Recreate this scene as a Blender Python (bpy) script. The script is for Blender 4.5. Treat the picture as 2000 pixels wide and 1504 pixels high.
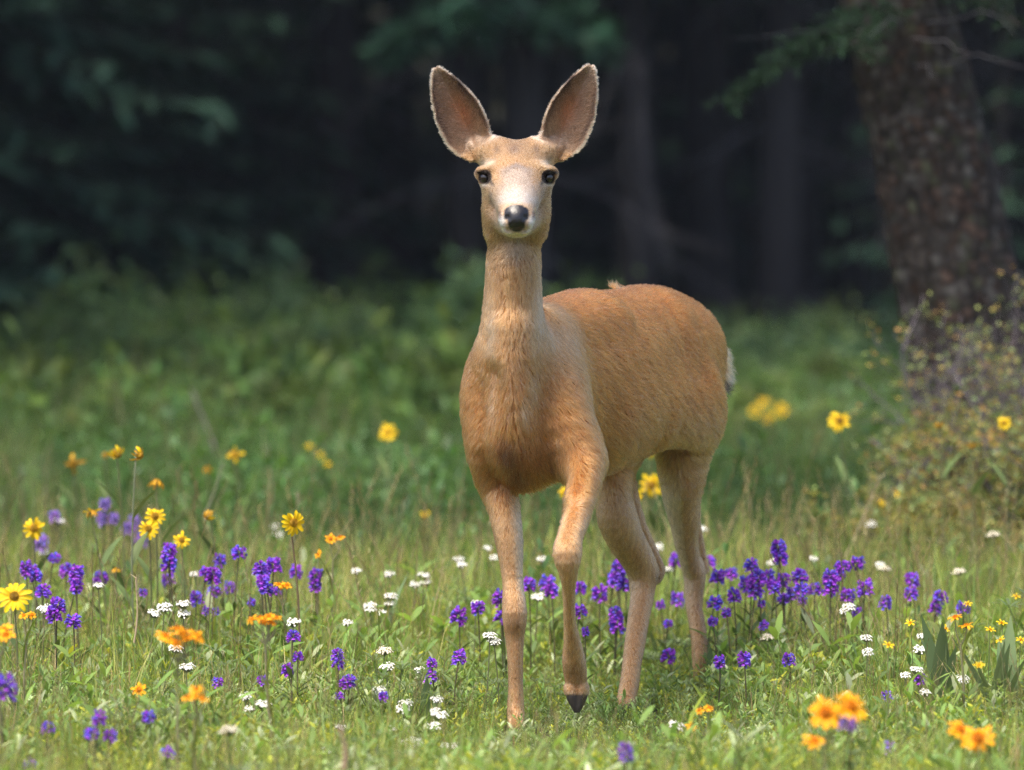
import bpy, math, random
import numpy as np
from mathutils import Vector, Matrix

for o in list(bpy.data.objects):
    bpy.data.objects.remove(o)
scene = bpy.context.scene
COL = scene.collection
rng = np.random.default_rng(11)
random.seed(11)

# ------------------------------------------------------------------ camera
FPX = 9500.0            # focal length in pixels of the 2000 px wide photograph
CAM_H = 1.05
PITCH = math.atan(312 / FPX)
cam_data = bpy.data.cameras.new("camera")
cam = bpy.data.objects.new("camera", cam_data)
COL.objects.link(cam)
cam.location = (0, 0, CAM_H)
cam.rotation_euler = (math.pi / 2 - PITCH, 0, 0)
cam_data.sensor_width = 36
cam_data.lens = FPX / 2000 * 36
cam_data.clip_start = 0.1
cam_data.clip_end = 1000
cam_data.dof.use_dof = True
cam_data.dof.focus_distance = 10.12
cam_data.dof.aperture_fstop = 2.9
scene.camera = cam

# ------------------------------------------------------------------ light
TO_SUN = Vector((-0.30, -0.30, 0.90)).normalized()
SUN_EL = math.asin(TO_SUN.z)
world = bpy.data.worlds.new("World")
scene.world = world
world.use_nodes = True
wn = world.node_tree.nodes
wl = world.node_tree.links
sky = wn.new("ShaderNodeTexSky")
sky.sky_type = 'NISHITA'
sky.sun_disc = False
sky.sun_elevation = SUN_EL
sky.sun_rotation = math.atan2(TO_SUN.x, TO_SUN.y)
sky.dust_density = 4.0
sky.air_density = 0.8
sky.ozone_density = 0.6
wl.new(sky.outputs[0], wn["Background"].inputs[0])
wn["Background"].inputs[1].default_value = 0.15
sun_data = bpy.data.lights.new("sun", 'SUN')
sun = bpy.data.objects.new("sun", sun_data)
COL.objects.link(sun)
sun.rotation_euler = TO_SUN.to_track_quat('Z', 'Y').to_euler()
sun_data.energy = 1.9
sun_data.angle = math.radians(28)
sun_data.color = (1.0, 0.92, 0.79)

scene.view_settings.view_transform = 'Standard'
scene.view_settings.look = 'None'
scene.view_settings.gamma = 1
scene.view_settings.exposure = 1.3
scene.view_settings.use_curve_mapping = False
scene.render.engine = 'CYCLES'
cy = scene.cycles
cy.use_denoising = True
cy.denoising_prefilter = 'NONE'
cy.max_bounces = 8
cy.diffuse_bounces = 3
cy.glossy_bounces = 3
cy.transmission_bounces = 6
cy.transparent_max_bounces = 8
cy.sample_clamp_indirect = 4.0
cy.use_adaptive_sampling = True
cy.adaptive_threshold = 0.015

# ------------------------------------------------------------------ helpers
SP, CP = math.sin(PITCH), math.cos(PITCH)


def at(px, py, d):
    """world point seen at photo pixel (px, py) at distance Y = d"""
    a = (px - 1000) / FPX
    b = (752 - py) / FPX
    ry = CP + b * SP
    rz = -SP + b * CP
    s = d / ry
    return np.array([a * s, d, CAM_H + rz * s])


def uv_of(p):
    """photo-scale coordinates of world points (n,3), used to size coat markings"""
    d = p[:, 1] * CP - (p[:, 2] - CAM_H) * SP
    u = 1000 + p[:, 0] / d * FPX
    v = 752 - (p[:, 1] * SP + (p[:, 2] - CAM_H) * CP) / d * FPX
    return u, v


def sstep(a, b, x):
    t = np.clip((x - a) / (b - a), 0, 1)
    return t * t * (3 - 2 * t)


def link(o, parent=None):
    COL.objects.link(o)
    if parent is not None:
        o.parent = parent
    return o


def tag(o, label=None, category=None, group=None, kind=None):
    if label:
        o["label"] = label
    if category:
        o["category"] = category
    if group:
        o["group"] = group
    if kind:
        o["kind"] = kind
    return o


def mesh_np(name, verts, faces, mat=None, smooth=True, col=None):
    """verts (n,3), faces (m,3|4) arrays or list of such arrays -> mesh"""
    me = bpy.data.meshes.new(name)
    verts = np.asarray(verts, np.float32)
    if isinstance(faces, np.ndarray):
        faces = [faces]
    faces = [np.asarray(f, np.int32) for f in faces if len(f)]
    nl = sum(f.size for f in faces)
    nf = sum(len(f) for f in faces)
    me.vertices.add(len(verts))
    me.vertices.foreach_set("co", verts.ravel())
    me.loops.add(nl)
    me.loops.foreach_set("vertex_index", np.concatenate([f.ravel() for f in faces]))
    me.polygons.add(nf)
    sizes = np.concatenate([np.full(len(f), f.shape[1]) for f in faces])
    starts = np.concatenate([[0], np.cumsum(sizes)[:-1]])
    me.polygons.foreach_set("loop_start", starts.astype(np.int32))
    me.polygons.foreach_set("use_smooth", np.full(nf, bool(smooth)))
    me.update(calc_edges=True)
    me.validate()
    if col is not None:
        a = me.attributes.new("col", 'FLOAT_COLOR', 'POINT')
        c = np.ones((len(verts), 4), np.float32)
        c[:, :3] = col
        a.data.foreach_set("color", c.ravel())
    if mat:
        me.materials.append(mat)
    return me


def mesh_obj(name, me, parent=None, loc=(0, 0, 0)):
    o = bpy.data.objects.new(name, me)
    link(o, parent)
    o.location = loc
    return o


def empty(name, loc=(0, 0, 0)):
    o = bpy.data.objects.new(name, None)
    o.empty_display_size = 0.05
    link(o)
    o.location = loc
    return o


class MB:
    """collects vertices, faces and colours into one mesh"""
    def __init__(self):
        self.v, self.q, self.t, self.c, self.n = [], [], [], [], 0

    def add(self, v, q=None, t=None, col=(.5, .5, .5)):
        v = np.asarray(v, float)
        c = np.asarray(col, float)
        if c.ndim == 1:
            c = np.tile(c, (len(v), 1))
        self.v.append(v)
        self.c.append(c)
        if q is not None and len(q):
            self.q.append(np.asarray(q, int) + self.n)
        if t is not None and len(t):
            self.t.append(np.asarray(t, int) + self.n)
        self.n += len(v)

    def tube(self, pts, rad, sides=5, col=(.5, .5, .5), cap=True):
        pts = np.asarray(pts, float)
        rad = np.broadcast_to(np.asarray(rad, float), (len(pts),))
        tan = np.gradient(pts, axis=0)
        tan /= np.linalg.norm(tan, axis=1)[:, None] + 1e-12
        ref = np.array([0.0, 1.0, 0.13])
        if abs(tan[0] @ ref) > .9:
            ref = np.array([1.0, 0.1, 0])
        a = np.cross(tan, ref)
        a /= np.linalg.norm(a, axis=1)[:, None] + 1e-12
        b = np.cross(tan, a)
        th = np.arange(sides) / sides * 2 * np.pi
        v = (pts[:, None] + rad[:, None, None] * (np.cos(th)[None, :, None] * a[:, None] + np.sin(th)[None, :, None] * b[:, None])).reshape(-1, 3)
        q = []
        for i in range(len(pts) - 1):
            for j in range(sides):
                k = (j + 1) % sides
                q.append((i * sides + j, i * sides + k, (i + 1) * sides + k, (i + 1) * sides + j))
        c = np.asarray(col, float)
        if c.ndim == 2:
            c = np.repeat(c, sides, axis=0)
        self.add(v, q, None, c)

    def blade(self, base, tip, width, bend=(0, 0, 0), n=3, col=(.2, .3, .1), col2=None, fold=None, shape=None):
        """a strip leaf from base to tip; bend is the offset of the middle"""
        base, tip, bend = (np.asarray(x, float) for x in (base, tip, bend))
        t = np.linspace(0, 1, n + 1)
        p = base + (tip - base) * t[:, None] + bend * (4 * t * (1 - t))[:, None]
        ax = tip - base
        w = fold if fold is not None else np.cross(ax, np.random.default_rng(int(abs(base[0] * 1e5 + tip[1] * 3e5)) % 99991).normal(size=3))
        w = np.asarray(w, float)
        w = w / (np.linalg.norm(w) + 1e-12)
        sh = np.interp(t, *shape) if shape is not None else np.interp(t, [0, .3, 1], [.7, 1, .05])
        v = np.concatenate([p - w * (width * sh / 2)[:, None], p + w * (width * sh / 2)[:, None]])
        m = n + 1
        q = [(i, i + m, i + 1 + m, i + 1) for i in range(n)]
        c = np.asarray(col, float)
        if col2 is not None:
            cc = c + (np.asarray(col2, float) - c) * t[:, None]
            c = np.concatenate([cc, cc])
        self.add(v, q, None, c)

    def mesh(self, name, mat, smooth=True):
        return mesh_np(name, np.concatenate(self.v), [np.concatenate(x) for x in (self.q, self.t) if x], mat, smooth, np.concatenate(self.c))


def leaf_mat(name, trans=0.35, var=0.0, rough=0.55, tint=(1.0, 1.0, .55), spec=.25):
    """foliage: colour attribute, per-object variation, diffuse + translucent + sheen of a waxy surface"""
    m = bpy.data.materials.new(name)
    m.use_nodes = True
    nt = m.node_tree
    nt.nodes.clear()
    N, L = nt.nodes.new, nt.links.new
    out = N("ShaderNodeOutputMaterial")
    at_ = N("ShaderNodeAttribute"); at_.attribute_name = "col"
    oi = N("ShaderNodeObjectInfo")
    hsv = N("ShaderNodeHueSaturation")
    mr = N("ShaderNodeMapRange"); mr.inputs[3].default_value = 1 - var; mr.inputs[4].default_value = 1 + var
    L(oi.outputs["Random"], mr.inputs[0])
    L(mr.outputs[0], hsv.inputs["Value"])
    mh = N("ShaderNodeMapRange"); mh.inputs[3].default_value = .5 - var * .06; mh.inputs[4].default_value = .5 + var * .04
    mul = N("ShaderNodeMath"); mul.operation = 'MULTIPLY'; mul.inputs[1].default_value = 7.31
    fr = N("ShaderNodeMath"); fr.operation = 'FRACT'
    L(oi.outputs["Random"], mul.inputs[0]); L(mul.outputs[0], fr.inputs[0]); L(fr.outputs[0], mh.inputs[0])
    L(mh.outputs[0], hsv.inputs["Hue"])
    L(at_.outputs["Color"], hsv.inputs["Color"])
    p = N("ShaderNodeBsdfPrincipled")
    p.inputs["Roughness"].default_value = rough
    p.inputs["Specular IOR Level"].default_value = spec
    L(hsv.outputs[0], p.inputs["Base Color"])
    if trans > 0:
        tr = N("ShaderNodeBsdfTranslucent")
        mx = N("ShaderNodeMix"); mx.data_type = 'RGBA'; mx.blend_type = 'MULTIPLY'
        mx.inputs[0].default_value = 1
        L(hsv.outputs[0], mx.inputs[6]); mx.inputs[7].default_value = (*tint, 1)
        L(mx.outputs[2], tr.inputs[0])
        ms = N("ShaderNodeMixShader"); ms.inputs[0].default_value = trans
        L(p.outputs[0], ms.inputs[1]); L(tr.outputs[0], ms.inputs[2])
        L(ms.outputs[0], out.inputs[0])
    else:
        L(p.outputs[0], out.inputs[0])
    return m


def rotz(a):
    c, s = math.cos(a), math.sin(a)
    return np.array([[c, -s, 0], [s, c, 0], [0, 0, 1.0]])

# ================================================================== GROUND
def gz(x, y):
    x = np.asarray(x, float); y = np.asarray(y, float)
    n = (np.sin(x * 1.7 + y * .6) + np.sin(y * 1.3 - x * .9 + 1) + np.sin(x * .5 + y * .37 + 2)) / 3
    far = sstep(12.5, 20, y)
    near = sstep(9.0, 7.0, y)
    hill = np.maximum(y - 52, 0) * .16
    return n * (.07 * far + .02 * near) + hill


def build_ground():
    yy = np.concatenate([np.linspace(-40, 4, 12), np.linspace(5, 40, 141), np.linspace(42, 160, 40)])
    xx = np.concatenate([np.linspace(-120, -14, 22), np.linspace(-13, 13, 105), np.linspace(14, 120, 22)])
    X, Y = np.meshgrid(xx, yy, indexing='ij')
    V = np.stack([X, Y, gz(X, Y) - .004], -1).reshape(-1, 3)
    n = len(yy)
    i, j = np.meshgrid(np.arange(len(xx) - 1), np.arange(n - 1), indexing='ij')
    b = (i * n + j).ravel()
    Q = np.stack([b, b + n, b + n + 1, b + 1], 1)
    m = bpy.data.materials.new("meadow_soil"); m.use_nodes = True
    nt = m.node_tree; p = nt.nodes["Principled BSDF"]
    tc = nt.nodes.new("ShaderNodeTexCoord")
    n1 = nt.nodes.new("ShaderNodeTexNoise"); n1.inputs["Scale"].default_value = 3.0; n1.inputs["Detail"].default_value = 8
    n2 = nt.nodes.new("ShaderNodeTexNoise"); n2.inputs["Scale"].default_value = 45; n2.inputs["Detail"].default_value = 5
    r = nt.nodes.new("ShaderNodeValToRGB")
    r.color_ramp.elements[0].position = .38; r.color_ramp.elements[0].color = (.045, .038, .022, 1)
    r.color_ramp.elements[1].position = .62; r.color_ramp.elements[1].color = (.075, .085, .030, 1)
    r2 = nt.nodes.new("ShaderNodeValToRGB")
    r2.color_ramp.elements[0].position = .35; r2.color_ramp.elements[0].color = (.35, .35, .35, 1)
    r2.color_ramp.elements[1].position = .7; r2.color_ramp.elements[1].color = (1.4, 1.35, 1.1, 1)
    mx = nt.nodes.new("ShaderNodeMix"); mx.data_type = 'RGBA'; mx.blend_type = 'MULTIPLY'; mx.inputs[0].default_value = 1
    for q in (n1, n2):
        nt.links.new(tc.outputs["Object"], q.inputs["Vector"])
    nt.links.new(n1.outputs[0], r.inputs[0]); nt.links.new(n2.outputs[0], r2.inputs[0])
    nt.links.new(r.outputs[0], mx.inputs[6]); nt.links.new(r2.outputs[0], mx.inputs[7])
    nt.links.new(mx.outputs[2], p.inputs["Base Color"])
    p.inputs["Roughness"].default_value = .95
    bp = nt.nodes.new("ShaderNodeBump"); bp.inputs["Distance"].default_value = .02
    nt.links.new(n2.outputs[0], bp.inputs["Height"]); nt.links.new(bp.outputs[0], p.inputs["Normal"])
    o = mesh_obj("ground", mesh_np("ground", V, Q, m))
    tag(o, "soil and moss of the meadow under the grass", "ground", kind="structure")


build_ground()

# ================================================================== TREES
M_NEEDLE = leaf_mat("spruce_needles", .12, .25, .6, (1, 1, .5), .2)
M_BARK = leaf_mat("bark", 0, .15, .9, spec=.1)
M_LEAF = leaf_mat("bush_leaves", .35, .22, .5)
M_TWIG = leaf_mat("twigs", 0, .15, .85, spec=.1)


def spruce_parts(seed, height, crown0, r0, spread, dead=0, dense=1.0):
    R = np.random.default_rng(seed)
    tr = MB(); br = MB(); cr = MB()
    zz = np.linspace(0, height, 26)
    ph = R.uniform(0, 6.28, 2)
    path = np.stack([.05 * np.sin(zz * .5 + ph[0]), .05 * np.sin(zz * .43 + ph[1]), zz], 1)
    rad = r0 * (1 - zz / height * .96) + r0 * .5 * np.exp(-zz / .25)
    g = R.uniform(.7, 1.3, (len(zz), 1)) * np.array([.042, .039, .040])
    tr.tube(path, rad, 10, g)
    def pos(z):
        return np.array([np.interp(z, zz, path[:, 0]), np.interp(z, zz, path[:, 1]), z])
    for _ in range(dead):                       # grey dead twigs on the lower bole
        z = R.uniform(.5, max(crown0, 1) + 1.2)
        a = R.uniform(0, 6.28); L = R.uniform(.5, 1.7)
        dr = np.array([math.cos(a), math.sin(a), 0])
        t = np.linspace(0, 1, 6)
        p = pos(z) + dr * (t * L)[:, None] + np.array([0, 0, 1.0]) * (-.15 * t * L - R.uniform(.1, .5) * L * t ** 2)[:, None]
        p += R.normal(size=p.shape) * .02 * t[:, None]
        br.tube(p, .014 * (1 - t * .85), 4, R.uniform(.7, 1.4) * np.array([.105, .10, .11]))
        for k in range(4):
            b0 = p[R.integers(2, 6)]
            d2 = dr * R.uniform(.1, .4) + R.normal(size=3) * .15 + np.array([0, 0, -R.uniform(.1, .35)])
            br.tube([b0, b0 + d2 * .5 + R.normal(size=3) * .02, b0 + d2], [.006, .004, .002], 3, (.10, .095, .105))
    z = crown0
    while z < height - .25:
        f = (height - z) / (height - min(crown0, 1.0))
        Lb = spread * min(1, f * 1.05) ** .85
        for k in range(max(4, int(6 * dense))):
            a = R.uniform(0, 6.28); L = Lb * R.uniform(.7, 1.15)
            dr = np.array([math.cos(a), math.sin(a), 0]); sd = np.array([-dr[1], dr[0], 0])
            t = np.linspace(0, 1, 6)
            droop = -.10 * t - .28 * t ** 2 + .18 * t ** 4
            p = pos(z + R.uniform(-.1, .1)) + dr * (t * L)[:, None] + np.array([0, 0, L]) * droop[:, None]
            br.tube(p, max(.012, .022 * f) * (1 - t * .85), 4, (.05, .04, .035))
            ns = int((9 + 14 * L) * dense)
            tt = R.uniform(.12, 1, ns)
            for q in tt:
                c = np.array([np.interp(q, t, p[:, i]) for i in range(3)])
                ln = R.uniform(.18, .38) * (1.15 - .6 * q) * min(1.4, .6 + L * .4)
                sg = R.choice((-1, 1))
                d = dr * R.uniform(.35, .9) + sd * sg * R.uniform(.3, 1.0) + np.array([0, 0, R.uniform(-.55, .05)])
                d = d / np.linalg.norm(d) * ln
                w = np.cross(d, [0, 0, 1.0]) + R.normal(size=3) * .05 * ln
                col = np.array([.036, .084, .056]) * R.uniform(.55, 1.5) + np.array([.008, .012, 0]) * R.uniform(0, 1.2)
                cr.blade(c, c + d, .085 * R.uniform(.7, 1.3), (0, 0, ln * .06), 1, col, fold=w, shape=([0, 1], [.75, .5]))
        z += R.uniform(.20, .32) * (1.0 if z < 4 else 1.4)
    return tr.mesh("trunk", M_BARK), br.mesh("limb", M_BARK) if br.n else None, cr.mesh("crown", M_NEEDLE)


SPRUCES = [spruce_parts(1, 11, .25, .16, 1.9, 0, 1.7), spruce_parts(2, 13, 3.2, .16, 2.1, 20), spruce_parts(3, 14, 3.6, .18, 2.2, 24),
           spruce_parts(4, 9.5, .15, .13, 1.7, 4, 1.1), spruce_parts(5, 3.2, .12, .05, .95, 0, .9)]


def put_tree(kind, x, y, rz, sc, label, group):
    o = empty("spruce_tree", (x, y, float(gz(x, y)) - .03))
    o.rotation_euler = (0, 0, rz); o.scale = (sc, sc, sc)
    for nm, me in zip(("trunk", "limb", "crown"), SPRUCES[kind]):
        if me:
            q = mesh_obj(nm, me, o)
            if nm == "limb":
                q["kind"] = "stuff"
    tag(o, label, "tree", group)
    return o


R = np.random.default_rng(5)
full_l = "dark spruce with needled boughs down to the ground at the shaded forest edge"
bare_l = "spruce with bare lower trunk and drooping grey dead branches in the dark forest"
young_l = "short young spruce in the gloom between the bushes and the forest"
for px_, d, k in ((-120, 30.5, 0), (150, 33.5, 0), (330, 36, 3), (-250, 34, 3), (470, 38.5, 0), (-380, 36, 0), (240, 38.5, 3)):
    put_tree(k, (px_ - 1000) / FPX * d, d, R.uniform(0, 6.28), R.uniform(.95, 1.1), full_l, "full spruces at the forest edge")
for px_, d, k in ((640, 36.5, 2), (790, 39, 1), (905, 35.5, 1), (1060, 38, 2), (1230, 34.5, 1), (1375, 36.5, 2), (1530, 35, 1), (1660, 38, 2), (1560, 40, 1), (1840, 36, 2), (2080, 35, 1), (2250, 37, 2)):
    put_tree(k, (px_ - 1000) / FPX * d, d, R.uniform(0, 6.28), R.uniform(.95, 1.15), bare_l, "bare-stemmed spruces of the forest edge")
for px_, d in ((120, 31.5), (560, 34), (1720, 33), (1960, 30)):
    put_tree(4, (px_ - 1000) / FPX * d, d, R.uniform(0, 6.28), R.uniform(.6, .9), young_l, "young spruces")
deep_l = "spruce deep inside the forest, almost lost in the dark"
for row, d0 in enumerate((42, 45.5, 49, 53, 57, 62)):
    for i in range(11):
        x = (i - 5) * 1.75 + R.uniform(-.6, .6) + (row % 2) * .85
        put_tree(int(R.choice([0, 1, 1, 2, 3])), x, d0 + R.uniform(-1.2, 1.2), R.uniform(0, 6.28), R.uniform(.95, 1.25), deep_l, "spruces deep in the forest")
for i, (x, y) in enumerate(((-6.4, 27.2), (-6.0, 30.2), (-7.8, 26.0), (-8.8, 29.0))):  # out-of-view spruces, added to darken the bushes with their shade
    put_tree((0, 3)[i % 2], x, y, R.uniform(0, 6.28), R.uniform(.95, 1.1), "unseen spruce near the forest edge, added to shade the bushes", "spruces flanking the clearing")
# unseen tall spruces, added so their shade falls over the bushes and forest edge
for i, (x, y, s) in enumerate(((-5.3, 18.8, 1.55), (-5.7, 21.2, 1.6), (-7.6, 19.6, 1.75), (-7.6, 23.0, 1.8), (-9.6, 21.0, 1.8), (-6.3, 26.2, 1.65), (-9.0, 26.0, 1.8))):
    put_tree((1, 2, 0)[i % 3] if x < -7 else 1 + i % 2, x, y, R.uniform(0, 6.28), s, "unseen tall old spruce added beside the clearing for its shade", "unseen tall spruces added for shade")
# flanking trees outside the frame that shade the forest edge
for i in range(9):
    for sx in (-1, 1):
        put_tree(int(R.choice([0, 3, 1])), sx * (6.8 + R.uniform(0, 5.5)), 31 + i * 2.2 + R.uniform(-1, 1), R.uniform(0, 6.28), R.uniform(.95, 1.2), "unseen spruce near the forest edge, added to shade the bushes", "spruces flanking the clearing")


def leaning_spruce():
    d = 15.2
    R = np.random.default_rng(9)
    tree = empty("leaning_spruce", tuple(at(1966, 1095, d) * np.array([1, 1, 0])))
    O_ = np.array(tree.location)
    ctl = [(1968, 1098, .27), (1948, 980, .232), (1925, 830, .208), (1897, 700, .197), (1862, 532, .189), (1826, 340, .180), (1781, 150, .176), (1748, 0, .170)]
    P = [at(a, b, d) for a, b, _ in ctl]
    P += [np.array([P[-1][0] - .14, d, 2.6]), np.array([P[-1][0] - .27, d, 4.0]), np.array([P[-1][0] - .36, d, 6.5]), np.array([P[-1][0] - .38, d, 11.0])]
    rr = [c for *_, c in ctl] + [.155, .14, .10, .012]
    P = np.array(P)
    z = P[:, 2]
    fine = np.concatenate([np.linspace(-.05, 2.3, 300), np.linspace(2.35, 11, 60)])
    cx = np.interp(fine, z, P[:, 0]); rad = np.interp(fine, z, rr)
    k = np.ones(15) / 15
    cx = np.convolve(np.pad(cx, 7, mode='edge'), k, 'valid')
    ns = 110
    th = np.arange(ns) / ns * 2 * np.pi
    A, Zg = np.meshgrid(th, fine)
    # bark plates: cells on the unrolled bole
    sx_ = R.uniform(0, 2 * np.pi, 4400); sz_ = R.uniform(-.1, 2.4, 4400); sv = R.uniform(.55, 1.35, 4400); sl_ = R.random(4400)
    disp = np.zeros(A.shape); colr = np.ones(A.shape + (3,)) * np.array([.05, .042, .038])
    for i in range(300):
        near = np.abs(sz_ - fine[i]) < .12
        dx = np.abs(th[:, None] - sx_[near][None]); dx = np.minimum(dx, 2 * np.pi - dx) * .18
        dz = (fine[i] - sz_[near])[None] * .62
        dd = np.sqrt(dx ** 2 + dz ** 2)
        o = np.argsort(dd, 1)[:, :2]
        f1 = np.take_along_axis(dd, o[:, :1], 1)[:, 0]; f2 = np.take_along_axis(dd, o[:, 1:], 1)[:, 0]
        e = np.clip((f2 - f1) / .010, 0, 1)
        pv = sv[near][o[:, 0]]; pl = sl_[near][o[:, 0]]
        disp[i] = .010 * e * (.5 + .5 * pv) + .006 * (pv - 1) * e
        base = np.array([.058, .048, .039])[None] * pv[:, None]
        base = np.where((pl > .86)[:, None], np.array([.105, .095, .082])[None], base)
        base = np.where((pl < .18)[:, None], np.array([.078, .052, .038])[None] * pv[:, None], base)
        base = np.where(((pl > .74) & (pl < .84))[:, None], np.array([.075, .075, .045])[None] * pv[:, None], base)
        colr[i] = base * (.35 + .65 * e)[:, None]
    wob = .012 * np.sin(A * 3 + Zg * 2.1) + .008 * np.sin(A * 5 - Zg * 3.3)
    flare = .05 * np.exp(-np.maximum(Zg, 0) / .15) * (1 + .6 * np.sin(A * 5 + 1))
    rad_ = rad[:, None] * (1 + wob * 2) + disp * np.clip(rad / .15, 0, 1)[:, None] + flare * (rad[:, None] > .1)
    V = np.stack([cx[:, None] + rad_ * np.cos(A), d + rad_ * np.sin(A), Zg], -1).reshape(-1, 3)
    n = len(fine)
    i, j = np.meshgrid(np.arange(n - 1), np.arange(ns), indexing='ij')
    Q = np.stack([i * ns + j, i * ns + (j + 1) % ns, (i + 1) * ns + (j + 1) % ns, (i + 1) * ns + j], -1).reshape(-1, 4)
    tm = mesh_np("trunk", V - O_, Q, M_BARK, True, colr.reshape(-1, 3))
    mesh_obj("trunk", tm, tree)
    # boughs
    br = MB(); cr = MB()
    def bough(p0, dr, L, droop, ns, size=.20, green=1.0, w=.035):
        dr = np.array(dr, float); dr /= np.linalg.norm(dr)
        sd = np.cross(dr, [0, 0, 1.0]); sd /= np.linalg.norm(sd)
        t = np.linspace(0, 1, 7)
        p = p0 + dr * (t * L)[:, None] + np.array([0, 0, -L]) * (droop * t ** 1.6)[:, None]
        br.tube(p, .014 * (1 - .85 * t) + .002, 5, (.07, .06, .055))
        for q in R.uniform(.1, 1, ns):
            c = np.array([np.interp(q, t, p[:, i]) for i in range(3)])
            sg = R.choice((-1, 1))
            dd = dr * R.uniform(.3, 1) + sd * sg * R.uniform(.2, 1.0) + np.array([0, 0, R.uniform(-.7, .15)])
            dd = dd / np.linalg.norm(dd) * size * R.uniform(.5, 1.2) * (1.1 - .4 * q)
            br.tube([c, c + dd * .6, c + dd], [.003, .002, .001], 3, (.07, .06, .05))
            nn_ = 9
            for s_ in np.linspace(.1, 1, nn_):
                cc = c + dd * s_
                for m_ in range(2):
                    nd = dd / np.linalg.norm(dd) * .5 + R.normal(size=3) * .8
                    nd = nd / np.linalg.norm(nd) * R.uniform(.018, .034)
                    col = np.array([.030, .066, .030]) * R.uniform(.6, 1.6) * green
                    cr.blade(cc, cc + nd, w * .35, (0, 0, 0), 1, col, fold=R.normal(size=3), shape=([0, 1], [.8, .4]))
    top = np.interp(1.95, z, P[:, 0])
    # the low green bough hanging beside the bole, and the twigs over it
    bough(np.array([np.interp(1.66, z, P[:, 0]) - .12, d - .08, 1.68]), (-1, -.25, -.05), .40, .55, 60, .16)
    bough(np.array([np.interp(1.7, z, P[:, 0]) - .05, d - .16, 1.74]), (-.35, -1, 0), .40, .40, 40, .16)
    bough(np.array([np.interp(1.95, z, P[:, 0]) + .1, d - .12, 1.82]), (.5, -.8, .05), .5, .4, 30, .16, .6)
    bough(np.array([np.interp(1.9, z, P[:, 0]) + .15, d - .02, 1.84]), (1, -.2, .1), .7, .5, 30, .18, .6)
    for zz_ in np.arange(2.75, 10.6, .27):
        f = (11 - zz_) / 9
        for k_ in range(6):
            a = R.uniform(0, 6.28)
            c0 = np.array([np.interp(zz_, z, P[:, 0]), d, zz_])
            L = (1.75 * f + .2) * R.uniform(.7, 1.1)
            dr = np.array([math.cos(a), math.sin(a), 0]); sd = np.array([-dr[1], dr[0], 0])
            t = np.linspace(0, 1, 6)
            p = c0 + dr * (t * L)[:, None] + np.array([0, 0, L]) * (-.1 * t - .25 * t ** 2)[:, None]
            br.tube(p, .02 * (1 - .85 * t), 4, (.05, .04, .035))
            for q in R.uniform(.15, 1, int(8 + 12 * L)):
                c = np.array([np.interp(q, t, p[:, i]) for i in range(3)])
                dd = dr * R.uniform(.3, .9) + sd * R.choice((-1, 1)) * R.uniform(.3, 1) + np.array([0, 0, R.uniform(-.5, .05)])
                dd = dd / np.linalg.norm(dd) * R.uniform(.15, .32)
                cr.blade(c, c + dd, .07, (0, 0, .02), 1, np.array([.022, .052, .030]) * R.uniform(.6, 1.5), fold=np.cross(dd, [0, 0, 1.0]), shape=([0, 1], [.75, .5]))
    # dead grey twigs near the top of the view
    for k_ in range(26):
        zz_ = R.uniform(1.55, 2.3)
        a = R.uniform(3.3, 6.1)
        c0 = np.array([np.interp(zz_, z, P[:, 0]) + .14 * math.cos(a), d + .14 * math.sin(a), zz_])
        L = R.uniform(.25, .7)
        t = np.linspace(0, 1, 6)
        p = c0 + np.array([math.cos(a), math.sin(a), .1]) * (t * L)[:, None] + np.cumsum(R.normal(size=(6, 3)) * .018, 0) + np.array([0, 0, -.2 * L]) * (t ** 2)[:, None]
        br.tube(p, .006 * (1 - .8 * t), 3, (.10, .095, .10))
    b = br.mesh("limb", M_BARK); c = cr.mesh("crown", M_NEEDLE)
    for me in (b, c):
        me.transform(Matrix.Translation(-Vector(O_)))
    mesh_obj("limb", b, tree)["kind"] = "stuff"; mesh_obj("crown", c, tree)
    tag(tree, "thick scaly brown trunk leaning over the twiggy shrub, with a low green bough", "tree")


leaning_spruce()


def overhead_bough_tree():
    """bare spruce behind the deer whose one green bough reaches out above its ears"""
    d = 31.0
    R = np.random.default_rng(33)
    x0 = (1012 - 1000) / FPX * d
    tree = empty("spruce_tree", (x0, d + .4, float(gz(x0, d)) - .03))
    for nm, me in zip(("trunk", "limb", "crown"), SPRUCES[1]):
        q = mesh_obj(nm, me, tree)
        if nm == "limb":
            q["kind"] = "stuff"
    br = MB(); cr = MB()
    for (a, b, n) in (((1020, 55), (735, 108), 420), ((1010, 50), (1195, 92), 260), ((960, 60), (800, 70), 260)):
        p0 = at(*a, d); p1 = at(*b, d - .3)
        t = np.linspace(0, 1, 8)
        p = p0 + (p1 - p0) * t[:, None] + np.array([0, 0, .12]) * np.sin(t * 3.1)[:, None]
        br.tube(p, .008 * (1 - .85 * t), 5, (.03, .035, .025))
        for q in R.uniform(.12, 1, n):
            c = np.array([np.interp(q, t, p[:, i]) for i in range(3)])
            c = c + R.normal(size=3) * np.array([.05, .22, .06])
            dd = R.normal(size=3) * np.array([.8, .8, .35]) + np.array([0, 0, -.2])
            dd = dd / np.linalg.norm(dd) * R.uniform(.10, .20)
            cr.blade(c, c + dd, .075, (0, 0, .02), 1, np.array([.036, .095, .058]) * R.uniform(.7, 1.6), fold=np.cross(dd, [0, 0, 1.0]) + R.normal(size=3) * .05, shape=([0, 1], [.75, .5]))
    for nm, mb, mt in (("bough", br, M_BARK), ("needle_spray", cr, M_NEEDLE)):
        me = mb.mesh(nm, mt); me.transform(Matrix.Translation(-Vector(tree.location)))
        mesh_obj(nm, me, tree)
    tag(tree, "bare spruce behind the deer with one green bough reaching above its ears", "tree")


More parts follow.
